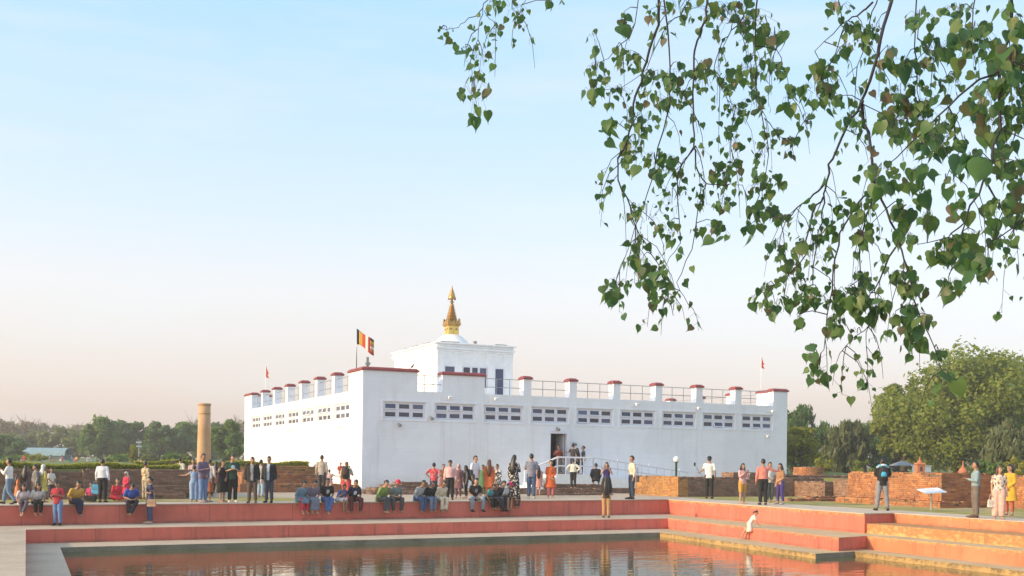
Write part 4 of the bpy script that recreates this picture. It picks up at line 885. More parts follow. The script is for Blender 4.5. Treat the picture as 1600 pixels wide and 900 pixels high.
# ================================================================== the peepal tree whose branches hang into the picture
tb = camp(9.0, 1.5, 0)
peepal = empty('peepal_tree', tb, 0, 'peepal tree with heart-shaped leaves hanging in from above on the right', 'tree')
def loc(p): return Vector(p) - tb
tr_ = MB()
T0 = [(9, 1.5, -0.1), (8.9, 1.7, 1.6), (8.6, 2.1, 3.2), (8.0, 2.8, 4.6)]
tr_.tube([loc(camp(*p[:2], p[2])) for p in T0], [0.55, 0.42, 0.36, 0.30], 12)
LIMBS = [[(8.0, 2.8, 4.6), (6.6, 4.6, 5.9), (4.8, 6.5, 6.4), (2.8, 8.2, 6.7), (0.8, 9.0, 6.9), (-0.8, 9.3, 6.9)],
         [(8.3, 2.5, 4.0), (6.8, 5.0, 5.3), (5.2, 7.0, 5.9), (4.0, 8.6, 6.3)],
         [(6.6, 4.6, 5.9), (5.6, 5.2, 6.0), (4.2, 5.6, 6.1)],
         [(8.0, 2.8, 4.6), (8.4, 4.0, 6.4), (9.0, 5.5, 8.2), (9.5, 7.5, 9.6)], [(8.0, 2.8, 4.6), (8.8, 1.6, 6.5), (10.4, 0.2, 8.4)]]
LR = [[0.28, 0.22, 0.16, 0.11, 0.07, 0.04], [0.2, 0.15, 0.1, 0.06], [0.12, 0.09, 0.06], [0.2, 0.14, 0.1, 0.05], [0.2, 0.14, 0.06]]
for L_, r_ in zip(LIMBS, LR): tr_.tube([loc(camp(*p[:2], p[2])) for p in L_], r_, 8)
tr_.build('trunk', M_BARK, peepal, True)
limbpts = []
for L_ in LIMBS[:3]:
    for a, b in zip(L_[:-1], L_[1:]):
        for k in range(6): limbpts.append(camp(*(Vector(a).lerp(Vector(b), k / 6)).xy, Vector(a).lerp(Vector(b), k / 6).z))
# branches measured on the photograph: picture points with their distance in metres, radius at the top in mm
BR = [
 (8.6, 7, [(767, -10), (754, 13), (749, 44), (736, 97), (737, 150)]), (8.6, 5, [(754, 13), (735, 30), (714, 44), (688, 45)]), (8.6, 4, [(757, 18), (768, 34), (779, 46)]), (8.7, 5, [(823, -10), (814, 20), (800, 14)]),
 (8.2, 16, [(1030, -10), (1027, 38), (1008, 97), (996, 141), (989, 176), (986, 206), (966, 250), (964, 282), (984, 324), (999, 367), (1027, 409), (1040, 440), (1052, 493)]),
 (8.4, 12, [(1036, -10), (1046, 79), (1049, 159), (1030, 232), (1012, 300), (985, 380), (960, 445)]), (8.4, 8, [(1084, -10), (1061, 26), (1045, 32), (1010, 110), (965, 140), (935, 142)]), (8.6, 8, [(1000, -10), (985, 60), (950, 90), (930, 105)]),
 (8.0, 14, [(1105, -10), (1105, 29), (1093, 53), (1084, 88), (1083, 176), (1086, 226), (1088, 260), (1103, 286), (1090, 325), (1081, 388), (1056, 443), (1075, 475)]), (8.1, 8, [(1086, 226), (1058, 274), (1062, 379), (1040, 417)]), (8.3, 6, [(1103, 286), (1130, 288), (1160, 289)]),
 (8.3, 11, [(1183, -10), (1180, 60), (1180, 133), (1193, 187), (1202, 240), (1190, 300), (1195, 340)]), (8.5, 9, [(1177, 0), (1150, 40), (1130, 63), (1115, 110), (1145, 180), (1140, 260)]), (8.3, 6, [(1180, 70), (1215, 75), (1230, 120), (1232, 160)]), (8.3, 5, [(1193, 187), (1215, 210), (1240, 222)]),
 (7.2, 20, [(1394, -10), (1377, 63), (1360, 123), (1347, 157), (1322, 203), (1300, 247), (1291, 283), (1288, 316), (1278, 363), (1270, 445)]), (7.3, 9, [(1290, 290), (1263, 314), (1235, 335), (1205, 340)]), (7.2, 9, [(1288, 310), (1271, 330), (1256, 401), (1225, 440), (1190, 455)]),
 (7.0, 16, [(1347, 157), (1348, 180), (1360, 217), (1365, 290), (1354, 337), (1342, 405), (1340, 455)]), (6.9, 11, [(1365, 282), (1380, 310), (1399, 363), (1414, 408), (1433, 480), (1460, 544), (1472, 580)]), (7.1, 9, [(1361, 295), (1312, 363), (1301, 431), (1293, 491), (1286, 544), (1280, 575)]), (6.9, 8, [(1399, 385), (1372, 440), (1356, 470), (1369, 535)]),
 (7.0, 5, [(1362, 505), (1345, 522), (1316, 548)]), (7.0, 4, [(1356, 512), (1354, 540), (1362, 552)]),
 (6.2, 16, [(1577, -10), (1579, 60), (1560, 110), (1530, 123), (1480, 167), (1427, 220), (1390, 255)]), (6.3, 12, [(1560, 110), (1562, 200), (1540, 280), (1509, 344), (1479, 372), (1433, 382)]), (6.3, 9, [(1640, 300), (1600, 346), (1560, 370), (1528, 397)]), (6.6, 9, [(1540, 280), (1560, 320), (1575, 345)]),
 (7.6, 10, [(1363, 5), (1340, 24), (1317, 37), (1273, 80)]), (7.6, 9, [(1370, -10), (1357, 37), (1340, 103), (1322, 120)]), (7.4, 9, [(1433, -10), (1430, 77), (1433, 140), (1445, 200), (1440, 280)]), (6.8, 9, [(1525, -10), (1520, 70), (1525, 130)]), (7.6, 6, [(1317, 37), (1300, 90), (1275, 140)]), (7.2, 7, [(1433, 60), (1460, 80), (1480, 120)]), (6.8, 7, [(1480, 167), (1500, 230), (1478, 280)]), (6.6, 7, [(1509, 344), (1495, 400), (1482, 440)]), (6.9, 6, [(1414, 405), (1425, 450), (1424, 520)]),
]
BR += [(D_ + 0.2, r_, [(u_ + 355, v_ + 12) for u_, v_ in pts]) for D_, r_, pts in BR if min(p_[0] for p_ in pts) > 1262]      # the tree goes on beyond the frame
rb = random.Random(3); BP = []
for D_, r_, pts in BR:
    P = []; d_ = D_ + rb.uniform(-0.25, 0.25)
    for k, (u_, v_) in enumerate(pts): P.append(atd(u_, v_, d_ + 0.12 * math.sin(k * 1.7 + D_ * 9)))
    if pts[0][1] <= 0:                              # carry the branch up to the nearest limb
        q = min(limbpts, key=lambda c: (c - P[0]).length); P = [q, q.lerp(P[0], 0.5) + Vector((0, 0, 0.12))] + P
    Q = []
    for a, b in zip(P[:-1], P[1:]):
        for k in range(3): Q.append(a.lerp(b, k / 3) + Vector((rb.uniform(-1, 1), rb.uniform(-1, 1), rb.uniform(-1, 1))) * 0.012)
    Q.append(P[-1]); n_ = len(Q)
    MB().tube([loc(p) for p in Q], [max(0.0022, r_ * 0.00078 * (1 - 0.82 * k / n_)) for k in range(n_)], 6).build('branch', M_TWIG, peepal, True)
    BP += [(p, D_) for p in Q]
# leaf sprays: picture centre, spread in picture pixels, number of leaves, leaf length in cm, optional distance
CL = """741 150 20 36 12 12;727 76 7 8 2 11;742 92 8 24 4 9;698 48 12 7 3 7;766 4 14 9 4 9;773 46 7 14 4 7;800 14 22 16 5 8;815 28 8 12 3 9;862 8 4 8 1 9;878 0 3 6 1 8
928 60 10 14 4 8;931 104 17 18 7 10;925 146 13 15 5 10;952 166 7 7 2 7;949 203 13 17 5 11;975 34 18 18 5 11;964 84 8 13 3 10;985 95 13 19 6 11;964 142 25 9 7 7;1150 30 60 28 26 9;1060 15 50 18 16 8;1058 110 15 15 5 9;1028 125 25 18 11 9;1043 155 24 14 8 9;1002 188 34 13 12 9;1096 115 20 24 12 9;1063 150 15 12 5 9;993 226 18 18 10 11;1022 250 34 14 14 9;985 252 13 13 6 11;1043 265 22 18 10 10;993 325 12 8 4 8;1045 360 18 14 9 9;999 386 11 13 5 8;1005 411 15 13 7 10;963 451 20 18 13 10;1022 438 24 20 17 10;1027 470 8 8 2 11;1045 462 10 8 4 7;1120 360 20 16 8 10;1128 272 18 18 10 9;1132 320 15 11 6 8;1088 358 8 6 2 8;1010 345 30 30 8 5;1050 320 30 30 8 5
1183 290 22 18 13 10;1212 285 12 12 5 9;1191 330 26 12 11 11;1174 358 16 10 7 10;1145 13 20 12 6 8;1173 37 22 18 10 8;1210 57 16 17 4 17;1143 127 17 17 9 9;1173 110 18 18 9 9;1210 110 15 13 8 8;1230 153 11 20 7 10;1177 163 18 18 9 9;1150 180 17 20 9 9;1143 213 15 15 6 10;1145 260 13 13 6 9;1237 222 9 7 4 8;1217 207 9 9 4 7;1195 245 14 20 7 6
1287 113 22 18 11 9;1273 143 23 18 13 9;1297 157 14 14 7 9;1265 183 9 7 3 9;1315 157 7 9 2 10;1330 190 17 14 9 8;1323 73 11 9 4 9;1330 50 24 14 10 8;1363 50 10 14 4 8;1387 80 11 11 4 9;1310 10 20 12 5 7
1417 100 20 13 5 14;1463 80 26 24 14 11;1437 27 24 14 9 9;1407 147 23 18 12 9;1430 180 50 32 38 10;1463 217 32 24 20 11;1397 200 24 18 12 9;1523 67 32 38 24 11;1577 100 26 28 20 12;1520 247 24 14 5 14 5.6;1440 280 24 24 9 14;1560 193 28 24 14 11;1520 167 14 14 6 11;1573 230 13 13 4 12;1477 280 6 8 1 15;1377 267 23 14 8 8;1377 290 13 11 4 12;1545 150 25 25 10 10;1590 150 14 30 10 12;1500 20 30 14 10 9;1580 30 18 22 10 10;1490 130 20 20 8 8
1411 329 15 17 7 13;1448 333 13 13 4 11;1414 371 18 13 9 9;1348 371 13 11 6 9;1346 329 15 11 6 10;1286 352 17 17 9 9;1294 393 8 10 3 10;1237 416 13 11 6 9;1252 380 7 7 2 10;1212 390 11 18 5 8;1178 469 8 8 2 10;1200 450 13 8 5 8;1210 476 11 8 5 9;1246 497 7 8 2 9;1252 469 23 11 12 9;1278 465 18 11 8 8;1297 503 13 9 5 9;1312 507 9 11 4 10;1280 582 15 13 6 11;1269 550 9 11 4 9;1328 461 24 20 14 11;1346 442 13 18 8 10;1354 484 17 13 8 10;1377 475 9 11 4 10;1399 495 6 10 3 10;1426 495 18 23 15 11;1422 522 20 13 8 13;1430 454 22 15 10 9;1403 431 13 9 7 8;1479 393 24 20 14 11;1524 405 20 20 9 13;1482 446 17 15 6 12;1505 373 9 9 3 12;1562 329 27 17 12 11;1569 378 18 9 6 8;1522 365 6 6 1 15;1584 314 14 14 6 10;1454 499 5 7 1 12;1465 550 8 8 3 8;1482 592 12 10 2 13 6;1500 330 14 14 5 10;1555 260 20 20 8 11;1590 270 14 20 8 11;1240 440 30 24 9 6;1270 400 30 30 9 6;1340 520 20 8 2 8"""
OUT = [(0, 0), (0.16, 0.085), (0.34, 0.05), (0.455, -0.12), (0.44, -0.34), (0.30, -0.58), (0.14, -0.76), (0.05, -0.90), (0.012, -1.16)]
def leaf_verts(fold, curl):
    vs = [Vector((0, 0, 0))]; mid = []
    for x, z in OUT[1:]: mid.append(Vector((0, -curl * z * z, z if z < 0 else 0)))
    V = []; 
    for s_ in (-1, 1):
        for (x, z) in OUT[1:]: V.append(Vector((s_ * x, fold * x - curl * z * z, z)))
    vs += V + [Vector((0, -curl * zz * zz, zz)) for zz in (-0.15, -0.45, -0.75)]
    n = len(OUT) - 1; a, b = 1, 1 + n; c = 1 + 2 * n; fs = []
    for base, flip in ((a, 0), (b, 1)):
        f_ = [(0, base, base + 1), (0, base + 1, c), (c, base + 1, base + 2), (c, base + 2, base + 3), (c, base + 3, c + 1), (c + 1, base + 3, base + 4), (c + 1, base + 4, base + 5), (c + 1, base + 5, c + 2), (c + 2, base + 5, base + 6), (c + 2, base + 6, base + 7)]
        fs += [t if flip else t[::-1] for t in f_]
    return vs, fs
LV = [leaf_verts(f_, c_) for f_, c_ in ((0.25, 0.10), (-0.15, 0.18), (0.4, -0.05), (0.1, 0.3))]
LM = []
for vs, fs in LV: LM.append(MB().add(vs, fs).mesh('leaf', M_LEAFO, True))
leaves = []; twigs = MB(); rl = random.Random(19)
CLS = CL.replace('\n', ';').split(';')
CLS += ['%f %f ' % (float(c_.split()[0]) + 355, float(c_.split()[1]) + 12) + ' '.join(c_.split()[2:]) for c_ in CLS if float(c_.split()[0]) > 1262]
for item in CLS:
    a = [float(x) for x in item.split()]; u_, v_, ru, rv, n_, ls = a[:6]; D_ = None
    c0 = atd(u_, v_, a[6] if len(a) > 6 else 7.6)
    cand = sorted(BP, key=lambda bp: (Vector((bp[0] - Vector((0, 0, EYE)))).normalized() - (c0 - Vector((0, 0, EYE))).normalized()).length)[:3]
    D_ = a[6] if len(a) > 6 else cand[0][1] + rl.uniform(-0.3, 0.3)
    cen = atd(u_, v_, D_); anchor = min((c[0] for c in cand), key=lambda p: (p - cen).length)
    s0 = cen + Vector((0, 0, rv / FPX * D_ * 0.9)); twigs.tube([loc(anchor), loc(anchor.lerp(s0, 0.5) + Vector((0, 0, 0.02))), loc(s0), loc(cen)], [0.004, 0.0032, 0.0026, 0.0015], 4)
    for k in range(int(math.ceil(n_ * 1.65))):
        r_ = 1.18 * math.sqrt(rl.random()); an = rl.uniform(0, 6.283)
        p = atd(u_ + ru * r_ * math.cos(an), v_ + rv * r_ * math.sin(an), D_ + rl.uniform(-0.22, 0.22))
        size = ls * 0.01 * (rl.uniform(0.4, 0.7) if rl.random() < 0.5 else rl.uniform(0.75, 1.15)) * 0.88
        yaw = rl.gauss(0, 0.9) + (math.pi if rl.random() < 0.3 else 0) - RAD(25)
        leaves.append((size, p, (rl.gauss(0.0, 0.35), rl.gauss(0, 0.35), yaw), rl.randrange(4), s0))
        twigs.tube([loc(p), loc(p.lerp(s0, 0.35) + Vector((0, 0, 0.012))), loc(p.lerp(cen, 0.7) + Vector((0, 0, 0.01)))], [0.0011, 0.0011, 0.0014], 3)
# sparse small leaves along the branches, and the crown above the frame
for p, D_ in BP:
    if rl.random() < 0.55: leaves.append((rl.uniform(0.03, 0.07), p + Vector((rl.uniform(-.12, .12), rl.uniform(-.12, .12), rl.uniform(-.15, .02))), (rl.gauss(0, .4), rl.gauss(0, .4), rl.uniform(0, 6.28)), rl.randrange(4), p))
low_ = [x for x in BP if x[0].z < EYE + depth(x[0]) * 0.42]
for q in range(250):                                # fine hanging side twigs with small leaves
    p, D_ = low_[rl.randrange(len(low_))]; a_ = rl.uniform(0, 6.283); L_ = rl.uniform(0.15, 0.5); sd2 = Vector((math.cos(a_), math.sin(a_), 0)) * L_ * rl.uniform(0.2, 0.7)
    P = [p, p + sd2 * 0.5 + Vector((0, 0, -0.2 * L_)), p + sd2 * 0.85 + Vector((0, 0, -0.55 * L_)), p + sd2 + Vector((0, 0, -L_))]
    twigs.tube([loc(x) for x in P], [0.0036, 0.003, 0.0024, 0.0014], 4)
    for k in range(rl.randrange(2, 6)):
        t_k = rl.uniform(0.3, 1.0) * 3; i_k = min(2, int(t_k)); b_ = P[i_k].lerp(P[i_k + 1], t_k - i_k); e_ = b_ + Vector((rl.uniform(-.05, .05), rl.uniform(-.05, .05), -rl.uniform(.01, .05)))
        twigs.tube([loc(b_), loc(e_)], 0.0011, 3); leaves.append((rl.uniform(0.028, 0.075), e_, (rl.gauss(0, .4), rl.gauss(0, .4), rl.uniform(0, 6.28)), rl.randrange(4), b_))
for p in limbpts:
    for k in range(14): leaves.append((rl.uniform(0.06, 0.09), p + Vector((rl.uniform(-.8, .8), rl.uniform(-.8, .8), rl.uniform(-.05, .9))), (rl.gauss(0, .4), rl.gauss(0, .4), rl.uniform(0, 6.28)), rl.randrange(4), p))
o = twigs.build('twigs', M_TWIG, peepal); o['kind'] = 'stuff'
vis = [x for x in leaves if x[1].z < EYE + depth(x[1]) * 0.43 and x[1].dot(RT) < 0.475 * depth(x[1])]
vis.sort(key=lambda x: -x[0] / depth(x[1])); big = set(id(x) for x in vis[:300])
rest = MB()
for x in leaves:
    size, p, rot, k, s0 = x
    if id(x) in big:
        o = addobj('leaf', LM[k], peepal, loc(p), rot); o.scale = (size, size, size)
    else:
        from mathutils import Euler
        Mx = Matrix.Translation(loc(p)) @ Euler(rot).to_matrix().to_4x4() @ Matrix.Scale(size, 4); rest.add([Mx @ v for v in LV[k][0]], LV[k][1])
o = rest.build('foliage', M_LEAFI, peepal, True); o['kind'] = 'stuff'

# ================================================================== people
M_SKIN = [simple('skin_a', (0.34, 0.185, 0.115), 0.55, var=0.08), simple('skin_b', (0.42, 0.24, 0.155), 0.55, var=0.08), simple('skin_c', (0.26, 0.135, 0.08), 0.55, var=0.08)]
M_EYE = simple('eye_dark', (0.02, 0.015, 0.012), 0.3); M_LIP = simple('lips', (0.30, 0.09, 0.075), 0.5)
M_HAIR = simple('black_hair', (0.012, 0.010, 0.010), 0.45); M_HAIRB = simple('brown_hair', (0.10, 0.04, 0.018), 0.45)
_cl = {}
def cloth(col, pat=None, col2=(0.75, 0.73, 0.7)):
    key = (tuple(col), pat, tuple(col2))
    if key in _cl: return _cl[key]
    m, n, l, b = nodemat('cloth'); co = ocoord(n); b.inputs['Roughness'].default_value = 0.85
    f = noise(n, l, co, 7, 4); c = ramp(n, l, f, [(0.3, tuple(x * 0.8 for x in col)), (0.7, tuple(min(1, x * 1.15) for x in col))])
    if pat == 'spots':
        v = n.new('ShaderNodeTexVoronoi'); v.inputs['Scale'].default_value = 15; l.new(mapping(n, l, co, (1, 1, 0.65)), v.inputs['Vector'])
        c = mix(n, l, ramp(n, l, v.outputs['Distance'], [(0.30, (1, 1, 1)), (0.36, (0, 0, 0))]), c, col2)
    elif pat == 'floral':
        c = mix(n, l, ramp(n, l, noise(n, l, co, 16, 3), [(0.50, (0, 0, 0)), (0.56, (1, 1, 1))]), c, col2)
    elif pat == 'stripes':
        w_ = n.new('ShaderNodeTexWave'); w_.inputs['Scale'].default_value = 9; l.new(co, w_.inputs['Vector']); c = mix(n, l, math_(n, l, 'MULTIPLY', w_.outputs['Fac'], 0.6), c, col2)
    l.new(c, b.inputs['Base Color']); bump(n, l, b, noise(n, l, mapping(n, l, co, (1, 1, 0.5)), 14, 3), 0.35, 0.02)
    _cl[key] = m; return m

ARMS = {'hang': ((.06, .03, -.28), (.07, -.04, -.53)), 'phone': ((.07, -.03, -.27), (-.09, -.27, -.20)), 'lap': ((.07, -.05, -.26), (-.10, -.26, -.36)), 'knee': ((.07, -.08, -.26), (.0, -.30, -.38)),
        'hips': ((.21, .10, -.20), (.0, -.02, -.40)), 'back': ((.08, .12, -.26), (-.10, .17, -.44)), 'clasp': ((.06, -.04, -.27), (-.14, -.17, -.44)), 'prop': ((.10, .12, -.25), (.15, .14, -.49)),
        'selfie': ((.10, -.20, -.16), (.18, -.42, -.02)), 'out': ((.20, -.14, -.13), (.42, -.24, -.14)), 'face': ((.11, -.15, -.23), (-.02, -.20, -.01)), 'hold': ((.08, -.10, -.25), (-.06, -.26, -.08)), 'bag': ((.06, .0, -.28), (.08, -.06, -.52)), 'push': ((.04, -.20, -.18), (.03, -.42, -.25))}
TMP = []          # (object to fill, temp object, material rule)
class Fig: pass
def person(label, pos, h, rot, pose='stand', arms=('hang', 'hang'), lean=0.0, top=('tee', (0.5, 0.5, 0.5)), bot=('pants', (0.05, 0.05, 0.06)), hair='short', hcol=None, skin=0, feet=None,
           look=(0.0, 0.0), fem=False, jacket=None, prn=None, cap=None, spread=0.0, cross=0, build=1.0, group='visitors round the pond', name='person'):
    """person facing -Y in its own frame, 1.7 m tall before scaling; rot turns it"""
    rnd = random.Random(hash(label) & 0xffff if False else sum(map(ord, label)))
    k = h / 1.7; root = empty(name, pos, rot, label, 'person', group)
    F = Fig(); J = rnd.uniform
    sit = pose in ('sit',)
    if pose == 'stand':
        pel = Vector((J(-.015, .015), 0, .93)); legs = []
        for s in (-1, 1): legs.append([Vector((s * .09, 0, .91)), Vector((s * (.095 + spread * .5), -.02 + J(-.02, .03), .50)), Vector((s * (.10 + spread), .02, .085)), Vector((s * (.125 + spread * 1.2), -.15, .03))])
    elif pose == 'walk':
        pel = Vector((0, 0, .91)); legs = [[Vector((-.09, 0, .89)), Vector((-.09, -.17, .51)), Vector((-.09, -.22, .09)), Vector((-.10, -.38, .05))], [Vector((.09, 0, .89)), Vector((.09, .02, .48)), Vector((.09, .27, .13)), Vector((.10, .14, .03))]]
    elif pose == 'sit':
        pel = Vector((0, .15, .115)); legs = []
        for s in (-1, 1):
            w = .10 + spread; dy = J(-.03, .05)
            legs.append([Vector((s * .09, .13, .11)), Vector((s * w, -.28 + dy, .10)), Vector((s * (w - .02) , -.20 + dy + J(-.05, .03), -.33)), Vector((s * w, -.34 + dy, -.39))])
        if cross:                                   # one ankle over the other
            a = legs[0 if cross < 0 else 1]; a[2] = Vector((-a[2].x * .6, a[2].y - .12, a[2].z)); a[3] = Vector((-a[3].x * .9, a[3].y - .12, a[3].z))
    elif pose == 'floor':
        pel = Vector((0, .05, .12)); legs = [[Vector((s * .09, .03, .12)), Vector((s * .33, -.22, .20)), Vector((-s * .02, -.34 + .06 * s, .08)), Vector((-s * .16, -.36 + .06 * s, .05))] for s in (-1, 1)]
    elif pose == 'squat':
        pel = Vector((0, .10, .30)); legs = [[Vector((s * .09, .08, .30)), Vector((s * .17, -.30, .50)), Vector((s * .13, -.10, .10)), Vector((s * .15, -.27, .03))] for s in (-1, 1)]
    elif pose == 'climb':
        pel = Vector((0, -.10, .86)); legs = [[Vector((-.09, -.08, .84)), Vector((-.10, .12, .50)), Vector((-.10, .34, .12)), Vector((-.10, .22, .03))], [Vector((.09, -.08, .84)), Vector((.10, -.02, .48)), Vector((.10, .10, .09)), Vector((.10, -.06, .03))]]
    RL = Matrix.Rotation(lean, 3, 'X')               # positive lean = forward (towards -Y)
    up = lambda v: pel + RL @ Vector(v)
    pw, ww, cw, sw = (.160, .122, .148, .155) if fem else (.150, .140, .168, .178)
    pw *= build; ww *= build; cw *= build
    tor = [(0, 0, -.06), (0, 0, .02), (0, 0, .14), (0, -.008, .28), (0, -.004, .38), (0, .004, .47), (0, .006, .515), (0, -.005, .56), (0, -.012, .64)]
    trd = [(pw * .8, .09), (pw, .112), (ww, .098), (cw * .95, .112), (cw, .115), (sw * .78, .075), (.075, .062), (.052, .056), (.05, .055)]
    neck = up((0, -.005, .56)); HR = RL.copy() if abs(lean) < .3 else Matrix.Rotation(lean * .6, 3, 'X')
    HR = HR @ Matrix.Rotation(look[0], 3, 'Z') @ Matrix.Rotation(look[1], 3, 'X')
    hc = neck + HR @ Vector((0, -.018, .115)); hp = lambda v: hc + HR @ Vector(v)
    b = MB(); b.tube([up(p) for p in tor], trd, 14, ref=(1, 0, 0))
    b.ball(hc, (.076, .094, .112), 16, 12, HR); b.ball(hp((0, -.03, -.055)), (.058, .062, .062), 12, 8, HR)
    b.tube([hp((0, -.092, .02)), hp((0, -.112, -.018)), hp((0, -.09, -.028))], [.012, .019, .012], 6)
    for s in (-1, 1): b.ball(hp((s * .078, .008, -.01)), (.014, .022, .032), 8, 6, HR)
    A = []
    for s, nm in ((-1, arms[0]), (1, arms[1])):
        e, w = ARMS[nm] if isinstance(nm, str) else nm
        sh = up((s * sw, .004, .455)); RA = RL if pose != 'climb' else RL
        el = sh + RA @ Vector((s * e[0], e[1], e[2])); wr = sh + RA @ Vector((s * w[0], w[1], w[2]))
        fd = (wr - el).normalized(); A.append((sh, el, wr, fd, s))
        b.tube([sh - RA @ Vector((s * .04, 0, -.005)), sh, sh.lerp(el, .5), el, el.lerp(wr, .4), wr], [.05, .054, .046, .040, .038, .028], 10)
        b.tube([wr, wr + fd * .05, wr + fd * .095], [(.027, .022), (.043, .022), (.038, .017)], 8, ref=(1, 0.2, 0))
    for L in legs:
        b.tube([L[0] + Vector((0, 0, .03)), L[0], L[0].lerp(L[1], .5), L[1], L[1].lerp(L[2], .35), L[2]], [.08, .088, .076, .057, .056, .038], 12)
        td = (L[3] - L[2]); hl = L[2] + Vector((0, .035, -.045)) if pose != 'sit' else L[2] + Vector((0, .04, -.035))
        b.tube([hl, L[2].lerp(L[3], .35) + Vector((0, 0, -.012)), L[3], L[3] + Vector((0, -.07, -.004))], [(.033, .03), (.042, .036), (.046, .024), (.03, .014)], 8, ref=(1, 0, 0))
    F.hp = hp; F.HR = HR
    def scaled(mb): mb.v = [(x * k, y * k, z * k) for x, y, z in mb.v]; return mb
    def remesh(nm, mb, mats, vox, rule=None, sm=2, extra=None):
        o = scaled(mb).build(nm, mats, root, True)
        r = o.modifiers.new('r', 'REMESH'); r.mode = 'VOXEL'; r.voxel_size = vox * k; r.use_smooth_shade = True
        if sm: q = o.modifiers.new('s', 'SMOOTH'); q.factor = .5; q.iterations = sm
        TMP.append((o, mats, rule, extra)); return o
    # fingers: four unequal fingers and a thumb from the side of the palm
    fg = MB()
    for sh, el, wr, fd, s in A:
        side = Vector((1, .2, 0)); side = (side - fd * side.dot(fd)).normalized(); nrm = fd.cross(side)
        if nrm.y > 0: nrm = -nrm
        for q, (off, ln) in enumerate(((-.030, .058), (-.010, .072), (.011, .068), (.031, .052))):
            p0 = wr + fd * .082 + side * off; p1 = p0 + fd * ln * .55 + nrm * .008; p2 = p1 + fd * ln * .40 + nrm * .026; fg.tube([p0, p1, p2], [.0095, .009, .007], 5)
        th = -s; p0 = wr + fd * .030 + side * (.034 * th); fg.tube([p0, p0 + fd * .03 + side * (.024 * th) + nrm * .01, p0 + fd * .055 + side * (.026 * th) + nrm * .025], [.012, .0105, .008], 5)
    scaled(fg)
    eyes = [hp((s * .030, -.083, .012)) * k for s in (-1, 1)]; mo = hp((0, -.088, -.058)) * k; sk = M_SKIN[skin]
    def face_rule(me):
        n = len(me.polygons); c = np.empty(n * 3, np.float32); me.polygons.foreach_get('center', c); c = c.reshape(-1, 3); mi = np.zeros(n, np.int32)
        for e in eyes: mi[np.linalg.norm((c - np.array(e)) * [1, 1, 1.4], axis=1) < .018 * k] = 1
        mi[np.linalg.norm((c - np.array(mo)) * [.75, 1, 2.0], axis=1) < .020 * k] = 2
        me.polygons.foreach_set('material_index', mi)
    remesh('body', b, [sk, M_EYE, M_LIP], .0185, face_rule, 2, fg)
    # ---- trousers / skirts
    bk, bc = bot[0], bot[1]; bm = cloth(bc, bot[2] if len(bot) > 2 else None)
    t = MB()
    if bk in ('pants', 'leggings', 'shorts', 'wide'):
        gr = {'pants': .020, 'leggings': .010, 'shorts': .026, 'wide': .050}[bk]
        t.tube([up((0, 0, .12)), up((0, 0, .05)), up((0, 0, -.03)), up((0, 0, -.08))], [(ww + .014, .112), (pw + .018, .128), (pw + .020, .126), (pw * .8, .10)], 14, ref=(1, 0, 0))
        for L in legs:
            hip, kn, an = L[0], L[1], L[2]
            P = [hip + Vector((0, 0, .02)), hip.lerp(kn, .5), kn]; R = [.088 + gr, .080 + gr, .060 + gr]
            if bk != 'shorts': P += [kn.lerp(an, .4), an + (kn - an) * (.04 if bk != 'leggings' else .12)]; R += [.056 + gr, .046 + gr * 1.1]
            t.tube(P, R, 12)
        remesh('trousers' if bk != 'shorts' else 'shorts', t, [bm], .021)
    else:                                             # skirt
        hem = bot[3] if len(bot) > 3 else .45
        if pose == 'sit':
            kn = (legs[0][1] + legs[1][1]) / 2; an = (legs[0][2] + legs[1][2]) / 2
            t.tube([up((0, 0, .12)), up((0, -.02, .02)), pel.lerp(kn, .6), kn + Vector((0, -.03, .01)), kn.lerp(an, .5), kn.lerp(an, .85)], [(ww + .02, .12), (pw + .04, .14), (.19, .11), (.17, .085), (.17, .075), (.20, .07)], 14, ref=(1, 0, 0))
        else:
            z0 = pel.z; N = 5; P = [up((0, 0, .12)), up((0, 0, .03))] + [Vector((pel.x, pel.y, z0 + (hem - z0) * q / N)) for q in range(1, N + 1)]
            t.tube(P, [(ww + .02, .115), (pw + .025, .135)] + [(pw + .035 + .018 * q, .14 + .014 * q) for q in range(1, N + 1)], 18, ref=(1, 0, 0))
        remesh('skirt', t, [bm], .024)
    # ---- top
    tk, tc = top[0], top[1]; tm = cloth(tc, *(top[2:] if len(top) > 2 else ())); t = MB(); g = .016
    low = -.10 if tk not in ('tucked',) else .03
    t.tube([up((0, 0, low)), up((0, 0, .04)), up((0, 0, .14)), up((0, -.008, .28)), up((0, -.004, .38)), up((0, .004, .465)), up((0, .006, .505))],
           [(pw + g + .012, .135), (pw + g, .13), (ww + g + .008, .116), (cw * .95 + g, .13), (cw + g, .132), (sw * .80 + g, .09), (.075 + g, .075)], 14, ref=(1, 0, 0))
    sl = {'tee': .85, 'long': 2.0, 'kurta': 2.0, 'dress': 2.0, 'sleeveless': .25, 'tucked': 2.0, 'teekurta': .9, 'tuckedtee': .85, 'teedress': .8}[tk]
    for sh, el, wr, fd, s in A:
        P = [sh - RL @ Vector((s * .05, 0, -.01)), sh, sh.lerp(el, min(1, sl) * .55)]; R = [.06, .068, .062]
        if sl >= .8: P.append(sh.lerp(el, min(1, sl))); R.append(.058 if sl < 1.5 else .054)
        if sl > 1.5: P += [el.lerp(wr, .5), wr - fd * .02]; R += [.047, .040]
        t.tube(P, R, 10)
